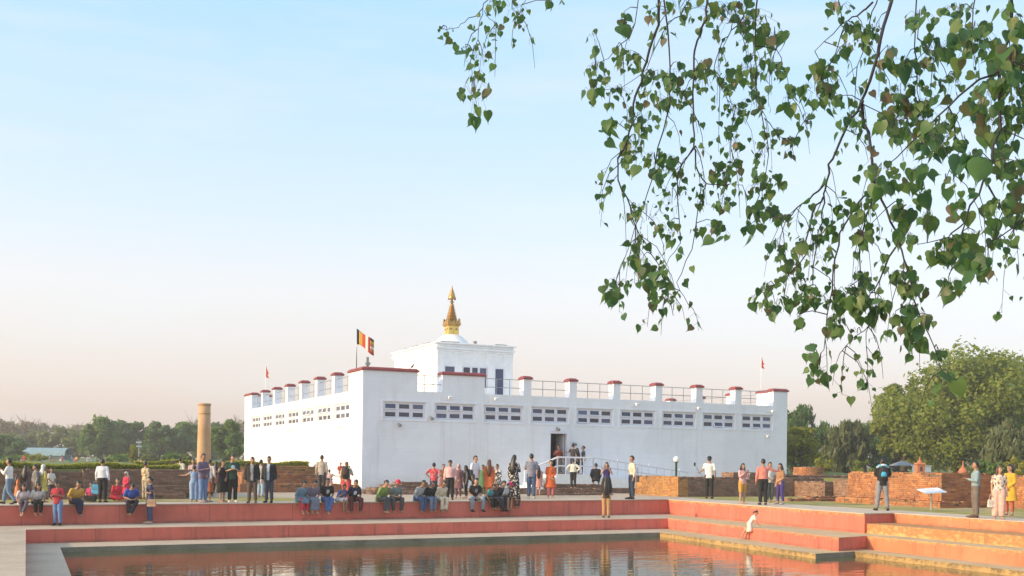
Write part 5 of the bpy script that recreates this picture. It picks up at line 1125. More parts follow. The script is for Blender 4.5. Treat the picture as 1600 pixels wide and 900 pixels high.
    if tk in ('kurta', 'teekurta', 'dress', 'teedress'):
        hem = {'kurta': .50, 'teekurta': .55, 'dress': .12, 'teedress': .42}[tk]
        if pose == 'sit':
            kn = (legs[0][1] + legs[1][1]) / 2; t.tube([up((0, 0, .10)), up((0, -.02, .0)), pel.lerp(kn, .6), kn + Vector((0, -.02, -.01)), kn + Vector((0, -.01, -.12))], [(ww + .02, .12), (pw + .04, .14), (.19, .105), (.17, .08), (.16, .06)], 14, ref=(1, 0, 0))
        else:
            z0 = pel.z; N = 5; c0 = up((0, 0, 0)); t.tube([up((0, 0, .16)), up((0, 0, .04))] + [Vector((c0.x, c0.y, z0 + (hem - z0) * q / N)) for q in range(1, N + 1)], [(ww + .02, .115), (pw + .022, .135)] + [(pw + .03 + .014 * q, .138 + .011 * q) for q in range(1, N + 1)], 18, ref=(1, 0, 0))
    mats = [tm]; rule = None
    if prn:
        pm = cloth(prn); ctr = up((0, -.13, .33)) * k; mats = [tm, pm]
        def rule(me, ctr=ctr):
            n = len(me.polygons); c = np.empty(n * 3, np.float32); me.polygons.foreach_get('center', c); c = c.reshape(-1, 3)
            me.polygons.foreach_set('material_index', (np.linalg.norm((c - np.array(ctr)) * [1, .8, .8], axis=1) < .065 * k).astype(np.int32))
    remesh({'kurta': 'kurta', 'teekurta': 'kurta', 'dress': 'dress', 'teedress': 'dress'}.get(tk, 'shirt'), t, mats, .022, rule)
    if jacket:
        t = MB(); g2 = .032
        t.tube([up((0, 0, -.14)), up((0, 0, .04)), up((0, 0, .14)), up((0, -.004, .28)), up((0, 0, .38)), up((0, .006, .468)), up((0, .008, .50))],
               [(pw + g2 + .01, .15), (pw + g2, .145), (ww + g2 + .01, .132), (cw * .95 + g2, .146), (cw + g2, .146), (sw * .82 + g2, .105), (.08 + g2, .09)], 14, ref=(1, 0, 0))
        for sh, el, wr, fd, s in A: t.tube([sh - RL @ Vector((s * .05, 0, -.01)), sh, sh.lerp(el, .5), el, el.lerp(wr, .5), wr - fd * .01], [.075, .082, .074, .066, .058, .050], 10)
        inv = RL.transposed()
        def cut(me):
            bmx = bmesh.new(); bmx.from_mesh(me); dl = []
            for f in bmx.faces:
                c = inv @ (f.calc_center_median() / k - pel)
                if c.y < -.05 and abs(c.x) < .055 + .03 * max(0, c.z - .2) and c.z < .55: dl.append(f)
            bmesh.ops.delete(bmx, geom=dl, context='FACES'); bmx.to_mesh(me); bmx.free()
        remesh('jacket', t, [cloth(jacket)], .022, cut)
    # ---- shoes
    if feet is not None:
        for L in legs:
            hl = L[2] + Vector((0, .045, -.045)); t = MB(); t.tube([hl, L[2].lerp(L[3], .35) + Vector((0, 0, -.014)), L[3] + Vector((0, 0, .002)), L[3] + Vector((0, -.085, -.002))], [(.040, .038), (.050, .046), (.052, .032), (.034, .02)], 10, ref=(1, 0, 0))
            scaled(t).build('shoe', cloth(feet), root, True)
    # ---- hair, caps, scarves
    hm = M_HAIR if hcol is None else cloth(hcol) if not hasattr(hcol, 'name') else hcol; t = MB()
    def shell(mb, sc, face=True, lowz=-.35, grow=1.0):
        nu, nv = 18, 14; vs = []; fs = []
        for j in range(nv + 1):
            thp = math.pi * j / nv
            for q in range(nu):
                a = 2 * math.pi * q / nu; d = Vector((math.sin(thp) * math.cos(a), math.sin(thp) * math.sin(a), math.cos(thp)))
                f_ = sc
                if face and d.y < -.15 and d.z < .40 + .22 * (1 + d.y) - .0: f_ = .82
                if d.z < lowz: f_ = .80
                if face and abs(d.x) > .75 and d.z < -.12: f_ = .82
                vs.append(hp((d.x * .080 * f_, d.y * .098 * f_ + .008, d.z * .118 * f_ + .006)))
        for j in range(nv):
            for q in range(nu):
                q2 = (q + 1) % nu; fs.append((j * nu + q, (j + 1) * nu + q, (j + 1) * nu + q2, j * nu + q2))
        mb.add(vs, fs)
    bkp = lambda v: hp(v)
    if hair == 'bald': shell(t, 1.02, True, -.1)
    elif hair != 'scarf': shell(t, 1.10 if hair == 'short' else 1.13, True, -.45)
    if hair == 'long':
        t.tube([bkp((0, .05, .06)), bkp((0, .085, -.04)), up((0, .115, .42)), up((0, .135, .30)), up((0, .13, .17))], [(.07, .04), (.088, .05), (.10, .045), (.085, .035), (.04, .015)], 12, ref=(1, 0, 0))
        for s in (-1, 1): t.tube([bkp((s * .05, -.02, .07)), bkp((s * .086, .0, -.03)), up((s * .09, -.03, .46)), up((s * .085, -.10, .34))], [.02, .026, .026, .012], 8)
    elif hair == 'longback':
        t.tube([bkp((0, .05, .06)), bkp((0, .088, -.04)), up((0, .12, .42)), up((0, .14, .25)), up((0, .135, .05))], [(.07, .04), (.095, .05), (.115, .05), (.11, .04), (.06, .02)], 12, ref=(1, 0, 0))
    elif hair == 'pony':
        t.tube([bkp((0, .09, .05)), bkp((0, .14, .03)), bkp((0, .16, -.06)), bkp((0, .14, -.15))], [.02, .03, .028, .008], 8)
    elif hair == 'bun': t.ball(bkp((0, .105, .03)), .042, 10, 8)
    if t.v: scaled(t).build('hair', hm, root, True)
    if hair == 'scarf':
        t = MB(); shell(t, 1.20, True, -2); t.tube([bkp((0, .06, .0)), bkp((0, .07, -.10)), up((0, .10, .42)), up((0, .13, .28))], [(.085, .05), (.10, .07), (.16, .06), (.12, .03)], 12, ref=(1, 0, 0))
        scaled(t).build('headscarf', hm, root, True)
    if cap:
        t = MB(); nu = 16; vs = []; fs = []
        for j in range(6):
            thp = math.pi / 2 * j / 5 * .98
            for q in range(nu):
                a = 2 * math.pi * q / nu; vs.append(hp((math.sin(thp) * math.cos(a) * .098, math.sin(thp) * math.sin(a) * .116, math.cos(thp) * .105 + .038)))
        for j in range(5):
            for q in range(nu): q2 = (q + 1) % nu; fs.append((j * nu + q, (j + 1) * nu + q, (j + 1) * nu + q2, j * nu + q2))
        t.add(vs, fs); t.tube([hp((0, -.08, .048)), hp((0, -.13, .045)), hp((0, -.175, .03))], [(.085, .008), (.08, .007), (.05, .006)], 12, ref=tuple(HR @ Vector((1, 0, 0))))
        scaled(t).build('cap', cloth(cap), root, True)
    root['_k'] = k
    return root

FACE = -RAD(25.4)                       # turned towards the viewer
def pos_px(u, v, z=0.0): return onz(u, v, z)
def stand(label, u, vf, vt, yaw=0, z=0.03, D=None, **kw):
    kw['build'] = kw.get('build', 1.0) * 1.07
    p = at_px(u, D, z) if D else onz(u, vf, z); d = depth(p)
    top_z = atd(u, vt, d).z; h = max(0.55, top_z - z)
    if kw.get('pose') == 'walk': h *= 1.02
    return person(label, p, h, FACE + RAD(yaw), **kw)
def edge_seat(label, u, vt, yaw=0, hsit=None, **kw):
    d = ray(u, 785); t = 37.65 + 2.0 * 0.08885; t = (37.65 + 2 * .08885) / (d.y - .08885 * d.x); p = Vector((d.x * t, d.y * t, 0.034)) + Vector((0, 0.02, 0))
    top_z = atd(u, vt, depth(p)).z
    est = (top_z - 0.034) / 0.90 * 1.7; h = max(1.0, min(1.74, est * 1.17))     # most of them slouch forward
    kw['lean'] = max(0.1, min(0.62, math.acos(min(1.0, ((top_z - 0.034) / (h / 1.7) - 0.115) / 0.80))))
    return person(label, p, h, RAD(5 + yaw), pose='sit', **kw)
BLK = (.012, .012, .014); NAVY = (.018, .022, .05); JEAN = (.07, .12, .24); JEAN2 = (.16, .23, .33); DGREY = (.07, .07, .075); WHT = (.72, .71, .70); CREAM = (.62, .56, .44); RED_ = (.50, .03, .04); BRN = (.11, .06, .04); TAN = (.42, .24, .11)
# ---- sitting along the far edge of the pond, left to right
edge_seat('long-haired girl in pinkish white top, leftmost sitting on the pond edge', 36, 757, fem=True, hair='long', top=('tee', (.60, .52, .56)), bot=('leggings', (.10, .08, .11)), arms=('lap', 'lap'), cross=1, skin=1)
edge_seat('long-haired girl in white top and black trousers, second from left on pond edge', 58, 756, yaw=5, fem=True, hair='long', top=('tee', (.62, .62, .60)), bot=('leggings', BLK), arms=('lap', 'prop'), skin=1)
stand('man in crimson shirt and blue jeans leaning on the pond wall, looking at his phone', 90, 821, 752, z=Z1 + .004, top=('tee', (.38, .03, .05)), bot=('pants', (.13, .22, .42)), arms=('phone', 'phone'), look=(0, .45), feet=BLK, skin=0)
edge_seat('person in mustard yellow top and dark trousers sitting with legs crossed at the pond edge', 118, 752, yaw=15, top=('tee', (.55, .33, .06)), bot=('pants', NAVY), arms=('lap', 'lap'), cross=-1, spread=-.03)
person('child in crimson top sitting on the pavement beside the mustard-clad person', pos_px(142, 783, .03), 1.25, FACE, pose='floor', top=('tee', (.48, .04, .12)), bot=('pants', BLK), hair='short', arms=('lap', 'lap'), skin=0)
edge_seat('man in bright blue shirt bent over his phone on the pond edge', 205, 754, lean=.28, top=('tee', (.04, .10, .42)), bot=('pants', (.03, .03, .035)), arms=('phone', 'phone'), look=(0, .55), spread=.05, cross=1)
stand('woman in navy top and jeans with tan handbag, standing on the upper pond ledge', 234, 818, 746, z=Z1 + .004, yaw=-60, fem=True, hair='bun', top=('tee', (.025, .03, .09)), bot=('pants', (.05, .07, .15)), arms=('hang', 'phone'), skin=1, feet=(.5, .35, .25))
edge_seat('woman in blue top and red trousers sitting at the pond edge', 471, 752, yaw=10, fem=True, hair='bun', top=('kurta', (.12, .22, .30)), bot=('leggings', (.45, .02, .06)), arms=('lap', 'lap'), skin=1)
edge_seat('woman in grey-violet top and long slate skirt sitting on the pond edge', 489, 751, fem=True, hair='bun', top=('tee', (.16, .14, .19)), bot=('skirt', (.16, .20, .28)), arms=('lap', 'lap'), skin=1)
edge_seat('balding man in black T-shirt and blue jeans sitting on the pond edge', 511, 747, top=('tee', BLK), bot=('pants', (.06, .12, .30)), arms=('lap', 'lap'), hair='bald', prn=(.5, .5, .5), cross=1, feet=None)
edge_seat('small child in blue waistcoat and white shorts sitting on the pond edge', 533, 757, yaw=20, top=('tee', (.09, .12, .30)), bot=('shorts', WHT), arms=('face', 'knee'), hair='short')
edge_seat('boy in navy T-shirt with white print and maroon trousers sitting on the pond edge', 553, 750, top=('tee', (.018, .02, .05)), bot=('pants', (.10, .025, .03)), prn=(.7, .75, .8), arms=('knee', 'knee'), spread=.09, lean=.2, skin=2)
edge_seat('woman in leaf-green top and dark glasses sitting with one leg raised on the pond edge', 597, 751, yaw=20, fem=True, hair='bun', top=('long', (.20, .30, .08)), bot=('pants', DGREY), arms=('lap', 'lap'), skin=1, cross=1)
edge_seat('woman in grey-teal T-shirt and red cap sitting on the pond edge', 618, 750, fem=True, hair='pony', cap=(.55, .03, .08), top=('tee', (.16, .22, .22)), bot=('pants', DGREY), arms=('phone', 'knee'), spread=.08, skin=1)
edge_seat('young man in grey long-sleeved shirt and jeans, left of three sitting close together', 655, 751, yaw=20, top=('long', (.34, .36, .38)), bot=('pants', (.05, .10, .22)), arms=('lap', 'phone'), skin=2)
edge_seat('young man in black jacket and faded jeans, middle of three sitting close together', 671, 752, yaw=10, top=('long', BLK), bot=('pants', (.14, .19, .30)), arms=('lap', 'lap'), skin=0)
edge_seat('young man in cream kurta suit, right of three sitting close together', 689, 752, yaw=8, top=('long', (.60, .54, .40)), bot=('pants', (.62, .56, .42)), arms=('lap', 'hang'), skin=0)
edge_seat('broad man in black T-shirt and pale jeans sitting with knees apart on the pond edge', 743, 747, top=('tee', BLK), bot=('pants', (.22, .28, .34)), arms=('lap', 'lap'), spread=.14, feet=BLK, build=1.1, skin=1, prn=(.3, .3, .3))
edge_seat('child in teal and black top sitting next to the broad man', 766, 757, yaw=15, top=('tee', (.06, .30, .32)), bot=('pants', BLK), arms=('knee', 'knee'), skin=0)
edge_seat('girl dressed in black leaning forward on the pond edge', 780, 752, yaw=25, fem=True, hair='bun', lean=.3, top=('long', (.02, .022, .03)), bot=('pants', (.02, .025, .04)), arms=('knee', 'knee'), feet=BLK, skin=1)
edge_seat('girl in bright pink cap and pale vest sitting on the pond edge', 791, 754, yaw=15, fem=True, hair='pony', cap=(.60, .02, .16), top=('tee', (.55, .58, .62)), bot=('shorts', BLK), arms=('knee', 'knee'), skin=1)
edge_seat('child in black and white print top, rightmost sitting on the far pond edge', 804, 759, yaw=15, lean=.3, top=('tee', (.05, .05, .06), 'floral'), bot=('skirt', (.04, .035, .05)), fem=True, hair='pony', arms=('knee', 'knee'), skin=0)
# ---- standing and walking on the left
stand('man in white short-sleeved shirt and jeans walking out to the left', 14, 788, 718, yaw=-85, pose='walk', top=('tucked', WHT), bot=('pants', (.13, .20, .30)), arms=('phone', 'hold'), feet=BLK)
stand('small girl in orange dress behind the sitting girls at far left', 27, 786, 742, yaw=120, fem=True, hair='longback', top=('teedress', (.60, .20, .08)), bot=('leggings', (.6, .25, .1)))
stand('woman with long dark hair and brown shawl seen from behind, far left group', 40, 786, 727, yaw=170, fem=True, hair='longback', top=('kurta', (.09, .06, .06)), bot=('leggings', BLK))
stand('woman in grey jacket looking left in the far left group', 55, 785, 727, yaw=-50, fem=True, hair='bun', top=('long', (.22, .20, .20)), bot=('pants', DGREY), jacket=(.20, .19, .19), arms=('clasp', 'hang'), skin=1)
stand('woman in white headscarf and yellow top with a blue bag, far left group', 67, 785, 727, yaw=150, fem=True, hair='scarf', hcol=(.68, .68, .66), top=('kurta', (.55, .46, .12)), bot=('leggings', (.15, .3, .45)), arms=('hang', 'clasp'))
stand('young woman in white top with long hair, right end of the far left group', 80, 781, 732, yaw=60, fem=True, hair='longback', top=('tee', (.62, .58, .55)), bot=('leggings', (.06, .05, .08)), arms=('clasp', 'clasp'))
stand('man in white shirt and black trousers standing with his back turned behind the sitters', 160, 785, 718, yaw=180, top=('tucked', (.70, .70, .75)), bot=('pants', BLK), arms=('hang', 'hang'), build=1.08, feet=BLK)
person('woman in scarlet sari sitting on the pavement left of the blue-shirted man', pos_px(184, 783, .03), 1.5, FACE + RAD(40), pose='floor', fem=True, hair='bun', top=('long', (.58, .03, .05)), bot=('pants', (.55, .03, .05)), arms=('lap', 'lap'))
stand('woman in white headscarf and scarlet shawl behind the blue-shirted man', 197, 784, 738, yaw=-30, fem=True, hair='scarf', hcol=(.66, .60, .56), top=('kurta', (.58, .03, .08)), bot=('leggings', (.5, .05, .06)), arms=('clasp', 'clasp'))
stand('young man in cream flowered shirt behind the woman with the tan handbag', 227, 781, 722, yaw=150, top=('long', (.55, .46, .30), 'floral', (.22, .16, .08)), bot=('pants', (.40, .34, .25)), arms=('hang', 'clasp'))
stand('man in white tunic and trousers walking away, left of the pillar', 281, 769, 716, yaw=165, pose='walk', top=('kurta', (.68, .64, .54)), bot=('pants', (.62, .57, .48)), feet=(.5, .4, .3))
stand('girl in pale blue dungarees seen from behind beside the tall man', 303, 784, 728, yaw=200, fem=True, hair='bun', top=('sleeveless', (.26, .38, .58)), bot=('wide', (.28, .40, .60)), arms=('hang', 'out'), skin=1)
stand('tall man in plum-grey shirt and jeans in front of the pillar', 317, 785, 710, yaw=60, top=('long', (.15, .11, .17)), bot=('pants', (.13, .22, .42)), arms=('phone', 'clasp'), feet=(.3, .25, .25), build=1.05)
stand('girl in white top and rust skirt below the pillar', 325, 784, 730, yaw=160, fem=True, hair='longback', top=('tee', (.62, .60, .62)), bot=('skirt', (.48, .15, .06), None, .48), arms=('hang', 'out'))
stand('man in pale shirt partly hidden behind the group below the pillar', 328, 776, 719, yaw=170, top=('long', (.60, .52, .50)), bot=('pants', BRN), arms=('hang', 'hang'))
stand('woman with pink and white shawl partly hidden behind the girl in dungarees', 301, 772, 718, yaw=20, fem=True, hair='bun', top=('kurta', (.55, .28, .30), 'stripes'), bot=('pants', TAN), arms=('clasp', 'clasp'))
stand('girl in short black sleeveless dress right of the pillar', 347, 785, 720, yaw=60, fem=True, hair='bun', top=('sleeveless', BLK), bot=('skirt', BLK, None, .42), arms=('out', 'clasp'), skin=1)
stand('man in dark green T-shirt with white print showing something in his hands', 363, 785, 711, yaw=25, top=('tee', (.02, .07, .05)), bot=('pants', BLK), prn=(.55, .68, .72), arms=('phone', 'phone'), look=(.2, .3), feet=(.6, .55, .5), skin=1)
stand('young man in open black jacket over grey shirt and brown trousers', 394, 786, 715, yaw=5, top=('tee', (.28, .29, .31)), bot=('pants', (.10, .065, .055)), jacket=BLK, arms=('hang', 'hang'), look=(.3, .1), feet=BRN, spread=.02)
stand('young man in open black jacket over pale blue T-shirt and dark jeans', 420, 785.5, 714, yaw=-5, top=('tee', (.42, .52, .66)), bot=('pants', (.035, .045, .08)), jacket=(.016, .016, .02), arms=('hang', 'hang'), feet=BLK, skin=1)
# ---- by the near corner of the temple
stand('man in beige shirt walking away towards the white corner of the temple', 503, 770, 712, yaw=180, D=50, top=('long', (.42, .36, .30)), bot=('pants', (.04, .04, .05)), arms=('hang', 'hang'))
stand('toddler in pink beside the man in the beige shirt', 515, 770, 734, yaw=170, D=50, top=('tee', (.62, .40, .40)), bot=('shorts', (.6, .45, .42)), arms=('out', 'hang'))
stand('bald man in pale shirt and red trousers with dark backpack, seen from behind', 541, 783, 722, yaw=175, top=('long', (.52, .47, .38)), bot=('wide', (.55, .07, .07)), hair='bald', hcol=(.16, .09, .06), arms=('hold', 'hang'), skin=0)
# ---- behind the sitters, centre
stand('person in scarlet T-shirt with hands on hips and a white hairband', 678, 776, 724, yaw=175, D=46, top=('tee', (.55, .03, .05), 'floral', (.5, .2, .2)), bot=('pants', NAVY), arms=('hips', 'hips'), hair='bun', build=1.1)
stand('man in pink striped shirt, black trousers and dark cap facing the pond', 703, 781, 720, top=('tucked', (.66, .34, .33), 'stripes', (.7, .55, .55)), bot=('pants', BLK), cap=(.03, .035, .05), arms=('hang', 'hang'), feet=BLK)
stand('woman in pink headscarf and brown kurta next to the man in pink stripes', 716, 779, 726, fem=True, yaw=-10, hair='scarf', hcol=(.60, .38, .40), top=('kurta', (.16, .08, .09)), bot=('leggings', (.12, .06, .08)), arms=('clasp', 'hang'), skin=1)
stand('young woman in black with long hair carrying a large dark backpack', 728, 779, 728, yaw=-80, fem=True, hair='long', top=('long', (.10, .10, .10)), bot=('leggings', BLK), arms=('clasp', 'hang'), skin=1)
stand('man in white T-shirt looking right, behind the broad sitting man', 742, 779, 713, yaw=55, top=('tee', (.70, .68, .74)), bot=('pants', (.10, .10, .12)), arms=('hang', 'clasp'), skin=1)
stand('woman in orange kurta with long auburn hair seen from behind', 764, 779, 719, yaw=178, fem=True, hair='longback', hcol=M_HAIRB, top=('kurta', (.66, .16, .05)), bot=('leggings', (.58, .16, .06)), arms=('hang', 'hang'), skin=1)
stand('woman in black and white scarf holding a child behind the long dark dress', 777, 777, 726, yaw=-20, D=47, fem=True, hair='bun', top=('kurta', (.10, .10, .11), 'floral'), bot=('leggings', BLK), arms=('hold', 'clasp'))
stand('woman in long black dress patterned with white motifs', 803, 782.5, 712, yaw=150, fem=True, hair='longback', top=('dress', (.014, .014, .018), 'spots', (.60, .57, .52)), bot=('leggings', BLK), arms=('phone', 'hang'))
stand('man in slate blue shirt and jeans standing with his back to the pond', 830, 779, 710, yaw=178, top=('tee', (.21, .22, .29)), bot=('pants', (.055, .10, .20)), arms=('phone', 'phone'), feet=(.6, .6, .6))
pz = at_px(846, 51, 0.30); person('person in white sitting on the brick footing by the entrance stair', pz, 1.6, FACE + RAD(170), pose='floor', top=('tee', (.66, .65, .66)), bot=('pants', DGREY), hair='short', arms=('lap', 'lap'))
stand('woman in orange kurta and pink leggings carrying a brown bag in front', 860, 779, 720, yaw=10, fem=True, hair='bun', top=('kurta', (.64, .13, .035)), bot=('leggings', (.62, .16, .18)), arms=('clasp', 'clasp'), skin=1)
stand('man in white shirt and black trousers with hands on hips below the landing', 896, 762, 718, yaw=178, D=55, z=.27, top=('tucked', (.68, .66, .58)), bot=('pants', BLK), arms=('hips', 'hips'), build=1.05)
pz = at_px(931, 55.5, .47); person('man in black squatting on the brick ledge before the ramp', pz, 1.75, FACE + RAD(170), pose='squat', top=('long', BLK), bot=('pants', BLK), arms=('knee', 'knee'), lean=.3)
stand('long-haired woman in tan trousers standing on the upper ledge, back turned', 947, 809, 746, yaw=176, z=Z1 + .004, fem=True, hair='longback', top=('long', (.03, .025, .03)), bot=('pants', (.44, .25, .11)), arms=('clasp', 'clasp'), feet=BRN)
stand('long-haired girl in dark blue top standing behind the woman in tan trousers', 947, 780, 723, yaw=-5, fem=True, hair='long', top=('sleeveless', (.045, .03, .16)), bot=('skirt', BLK, None, .45), arms=('face', 'face'), skin=1)
stand('man in cream shirt and navy trousers facing left near the pond corner', 987, 780, 713, yaw=-75, top=('tucked', (.62, .54, .42)), bot=('pants', (.035, .05, .085)), arms=('hips', 'hang'), feet=BLK)
# ---- at the temple door
def temple_p(lx, ly, z): return Vector((X0 + lx, Y0 + ly, z))
person('man in maroon shirt standing in the temple doorway', temple_p(12.15, -0.2, .88), 1.72, FACE, top=('long', (.20, .04, .03)), bot=('pants', DGREY), arms=('hold', 'hang'), skin=0)
person('man in black shirt with arm raised on the temple landing', temple_p(12.75, -0.9, .88), 1.80, FACE + RAD(140), top=('tee', (.03, .03, .04)), bot=('pants', (.03, .03, .05)), arms=('hang', 'out'))
person('young woman in dark top, middle of the three on the temple landing', temple_p(13.1, -0.8, .88), 1.55, FACE + RAD(-40), fem=True, hair='long', top=('long', (.06, .05, .07)), bot=('pants', (.05, .05, .07)), arms=('clasp', 'clasp'), skin=1)
person('woman in charcoal top with tied hair, rightmost on the temple landing', temple_p(13.45, -0.9, .88), 1.68, FACE + RAD(-90), fem=True, hair='bun', top=('tee', (.07, .075, .08)), bot=('pants', (.04, .04, .05)), arms=('clasp', 'hang'), skin=1)
# ---- right bank
stand('man in white T-shirt and black cap holding out a selfie stick', 1108, 779, 714, yaw=165, top=('tee', WHT), bot=('pants', BLK), cap=BLK, arms=('hang', ((.08, -.14, -.20), (.22, -.24, -.30))), feet=BLK)
stand('woman in pink cardigan and mustard shorts holding a baby', 1160, 787, 725, yaw=25, fem=True, hair='long', top=('long', (.62, .36, .36)), bot=('shorts', (.50, .28, .05)), arms=('hold', 'hold'), skin=1)
stand('man in pink shirt and black trousers with his arm stretched to the right', 1192, 789, 718, yaw=178, top=('tucked', (.62, .22, .18)), bot=('pants', BLK), arms=(((.24, -.05, -.10), (.46, -.10, -.10)), 'hang'), feet=BLK, build=1.06)
stand('boy in white shirt half hidden behind the man in pink', 1203, 786, 723, yaw=20, D=46, top=('tee', (.60, .62, .62)), bot=('pants', (.08, .10, .10)), arms=('clasp', 'clasp'))
stand('woman in tan top and purple leggings facing the man in pink', 1219, 788, 725, yaw=-60, fem=True, hair='long', top=('tee', (.36, .19, .10)), bot=('leggings', (.06, .04, .20)), arms=('hang', 'clasp'), spread=.06, skin=1, feet=(.5, .4, .35))
p = onz(1168, 843, Z2 + .004); person('little girl in white dress climbing from the lower to the upper pond ledge', p, 1.12, FACE + RAD(78), pose='climb', lean=.55, fem=True, hair='pony', top=('teedress', (.74, .68, .58)), bot=('skirt', (.74, .68, .58), None, .46), arms=('push', 'push'), skin=1)
stand('man in black T-shirt and grey trousers with a blue and white pack on his shoulders', 1378, 798, 717, yaw=170, top=('tee', BLK), bot=('pants', (.22, .22, .24)), arms=('phone', 'phone'), spread=.07, feet=BLK, skin=2)
stand('man in blue-grey shirt and grey trousers looking at his phone by the steps', 1524, 809, 722, yaw=-100, top=('tucked', (.24, .33, .36)), bot=('pants', (.15, .125, .11)), arms=('phone', 'phone'), feet=BRN, build=1.12)
stand('woman in white patterned blouse and wide pink trousers wearing sunglasses', 1560, 811, 729, yaw=-15, fem=True, hair='long', hcol=M_HAIRB, top=('tee', (.66, .58, .50), 'floral', (.20, .10, .08)), bot=('wide', (.64, .40, .34)), arms=('hang', 'hang'), look=(.4, .1), skin=1)
stand('woman in mustard yellow kurta standing close behind the woman in pink trousers', 1577, 806, 727, yaw=-60, fem=True, hair='longback', top=('kurta', (.62, .34, .03)), bot=('leggings', (.40, .10, .06)), arms=('clasp', 'clasp'), skin=1)
stand('person in grey shirt half hidden between the two men in black jackets', 408, 778, 719, yaw=160, D=44, top=('long', (.45, .42, .42)), bot=('pants', (.35, .45, .58)))
stand('woman in brown shawl behind the man in pink stripes', 693, 776, 726, yaw=20, D=48, fem=True, hair='bun', top=('kurta', (.22, .09, .06)), bot=('leggings', BRN), arms=('clasp', 'clasp'))
stand('woman in salmon kurta half hidden behind the man in the slate shirt', 841, 776, 728, yaw=190, D=50, fem=True, hair='longback', top=('kurta', (.62, .30, .24)), bot=('leggings', (.5, .3, .25)))
stand('man in dark shirt walking behind the white-tunic man left of the pillar', 272, 770, 721, yaw=150, D=55, pose='walk', top=('long', (.08, .06, .06)), bot=('pants', BLK))
stand('woman in maroon kurta behind the girl in the black dress', 338, 775, 722, yaw=170, D=48, fem=True, hair='longback', top=('kurta', (.20, .07, .06)), bot=('leggings', BRN))
stand('man in grey vest behind the woman in navy at left', 246, 776, 726, yaw=-70, D=46, top=('tee', (.30, .30, .28)), bot=('pants', (.22, .20, .17)))
stand('girl in green kurta behind the orange-clad woman', 755, 777, 727, yaw=-20, D=48, fem=True, hair='bun', top=('kurta', (.06, .16, .07)), bot=('leggings', (.05, .1, .05)))
edge_seat('girl in dark kurta squeezed between the teal child and the girl in black', 772, 756, yaw=10, fem=True, hair='bun', top=('kurta', (.05, .05, .07)), bot=('leggings', BLK), arms=('lap', 'lap'))
# babies and toddlers held
q = at_px(1167, 45.0, .98); person('baby in white held against the pink cardigan', q, .72, FACE + RAD(-60), pose='sit', top=('tee', WHT), bot=('pants', (.6, .55, .5)), arms=('lap', 'lap'), skin=1)
q = at_px(533, 41.4, 1.05); person('toddler in red carried by the man with the dark backpack', q, .82, FACE + RAD(20), pose='sit', top=('tee', (.5, .06, .05)), bot=('pants', (.5, .08, .06)), arms=('lap', 'lap'))
# small seated visitors on the lawn behind the hedge at far left
far_cols = [(.5, .08, .06), (.66, .64, .62), (.08, .08, .1), (.45, .2, .25), (.2, .25, .4), (.6, .3, .1), (.62, .6, .55), (.1, .3, .3)]
for i, u_ in enumerate((37, 62, 80, 97, 112, 119, 138, 150, 173, 190, 222, 246)):
    D_ = 104 + (i * 7) % 13; c = far_cols[i % 8]
    nm = ('leftmost', 'second', 'third', 'fourth', 'fifth', 'sixth', 'seventh', 'eighth', 'ninth', 'tenth', 'eleventh', 'rightmost')[i]
    person('far picnicker on the lawn behind the hedge, %s from the left edge' % nm if nm not in ('leftmost', 'rightmost') else 'far picnicker on the lawn behind the hedge, %s of all' % nm, at_px(u_, D_, 1.06), 1.2, FACE + RAD((i * 67) % 360), pose='floor', top=('tee', c), bot=('pants', far_cols[(i + 3) % 8]), fem=i % 2 == 0, hair='bun' if i % 2 == 0 else 'short', arms=('lap', 'lap'), group='far picnickers behind the hedge')

# evaluate all remeshed bodies and clothes in one go
bpy.context.view_layer.update(); dg = bpy.context.evaluated_depsgraph_get()
done = []
for o, mats, rule, extra in TMP:
    done.append(bpy.data.meshes.new_from_object(o.evaluated_get(dg), depsgraph=dg))
for (o, mats, rule, extra), me in zip(TMP, done):
    old = o.data; o.modifiers.clear(); me.materials.clear()
    for m in mats: me.materials.append(m)
    if len(me.polygons): me.polygons.foreach_set('material_index', np.zeros(len(me.polygons), np.int32))
    if rule: rule(me)
    if extra is not None and extra.v:
        bmx = bmesh.new(); bmx.from_mesh(me); e = extra.mesh('x', mats[0], True); bmx.from_mesh(e); bmx.to_mesh(me); bmx.free(); bpy.data.meshes.remove(e)
    if len(me.polygons): me.polygons.foreach_set('use_smooth', np.ones(len(me.polygons), bool))
    me.name = o.name; o.data = me; bpy.data.meshes.remove(old)
for o in list(COL.objects):
    if '_k' in o: del o['_k']

# ================================================================== bags and other things carried
def backpack(label, p, rz, s, col, col2=None):
    b = empty('backpack', p, rz, label, 'backpack')
    m = MB().tube([(0, .0, -.22), (0, .02, -.19), (0, .03, 0), (0, .02, .17), (0, 0, .22)], [(.10, .05), (.14, .09), (.15, .10), (.13, .08), (.06, .03)], 12, ref=(1, 0, 0)); m.v = [tuple(c * s for c in v) for v in m.v]; m.build('bag', cloth(col), b, True)
    m = MB().tube([(0, .11, -.14), (0, .135, -.08), (0, .11, .02)], [(.08, .03), (.10, .035), (.07, .02)], 8, ref=(1, 0, 0)); m.v = [tuple(c * s for c in v) for v in m.v]; m.build('pocket', cloth(col2 or col), b, True)
    for s_ in (-1, 1):
        m = MB().tube([(s_ * .08, -.02, .20), (s_ * .10, -.12, .24), (s_ * .11, -.27, .12), (s_ * .10, -.2, -.1), (s_ * .09, -.03, -.18)], [(.025, .008)] * 5, 6); m.v = [tuple(c * s for c in v) for v in m.v]; m.build('strap', cloth(col2 or col), b, True)
def wearer(text): return next(o for o in COL.objects if o.get('category') == 'person' and text in o.get('label', ''))
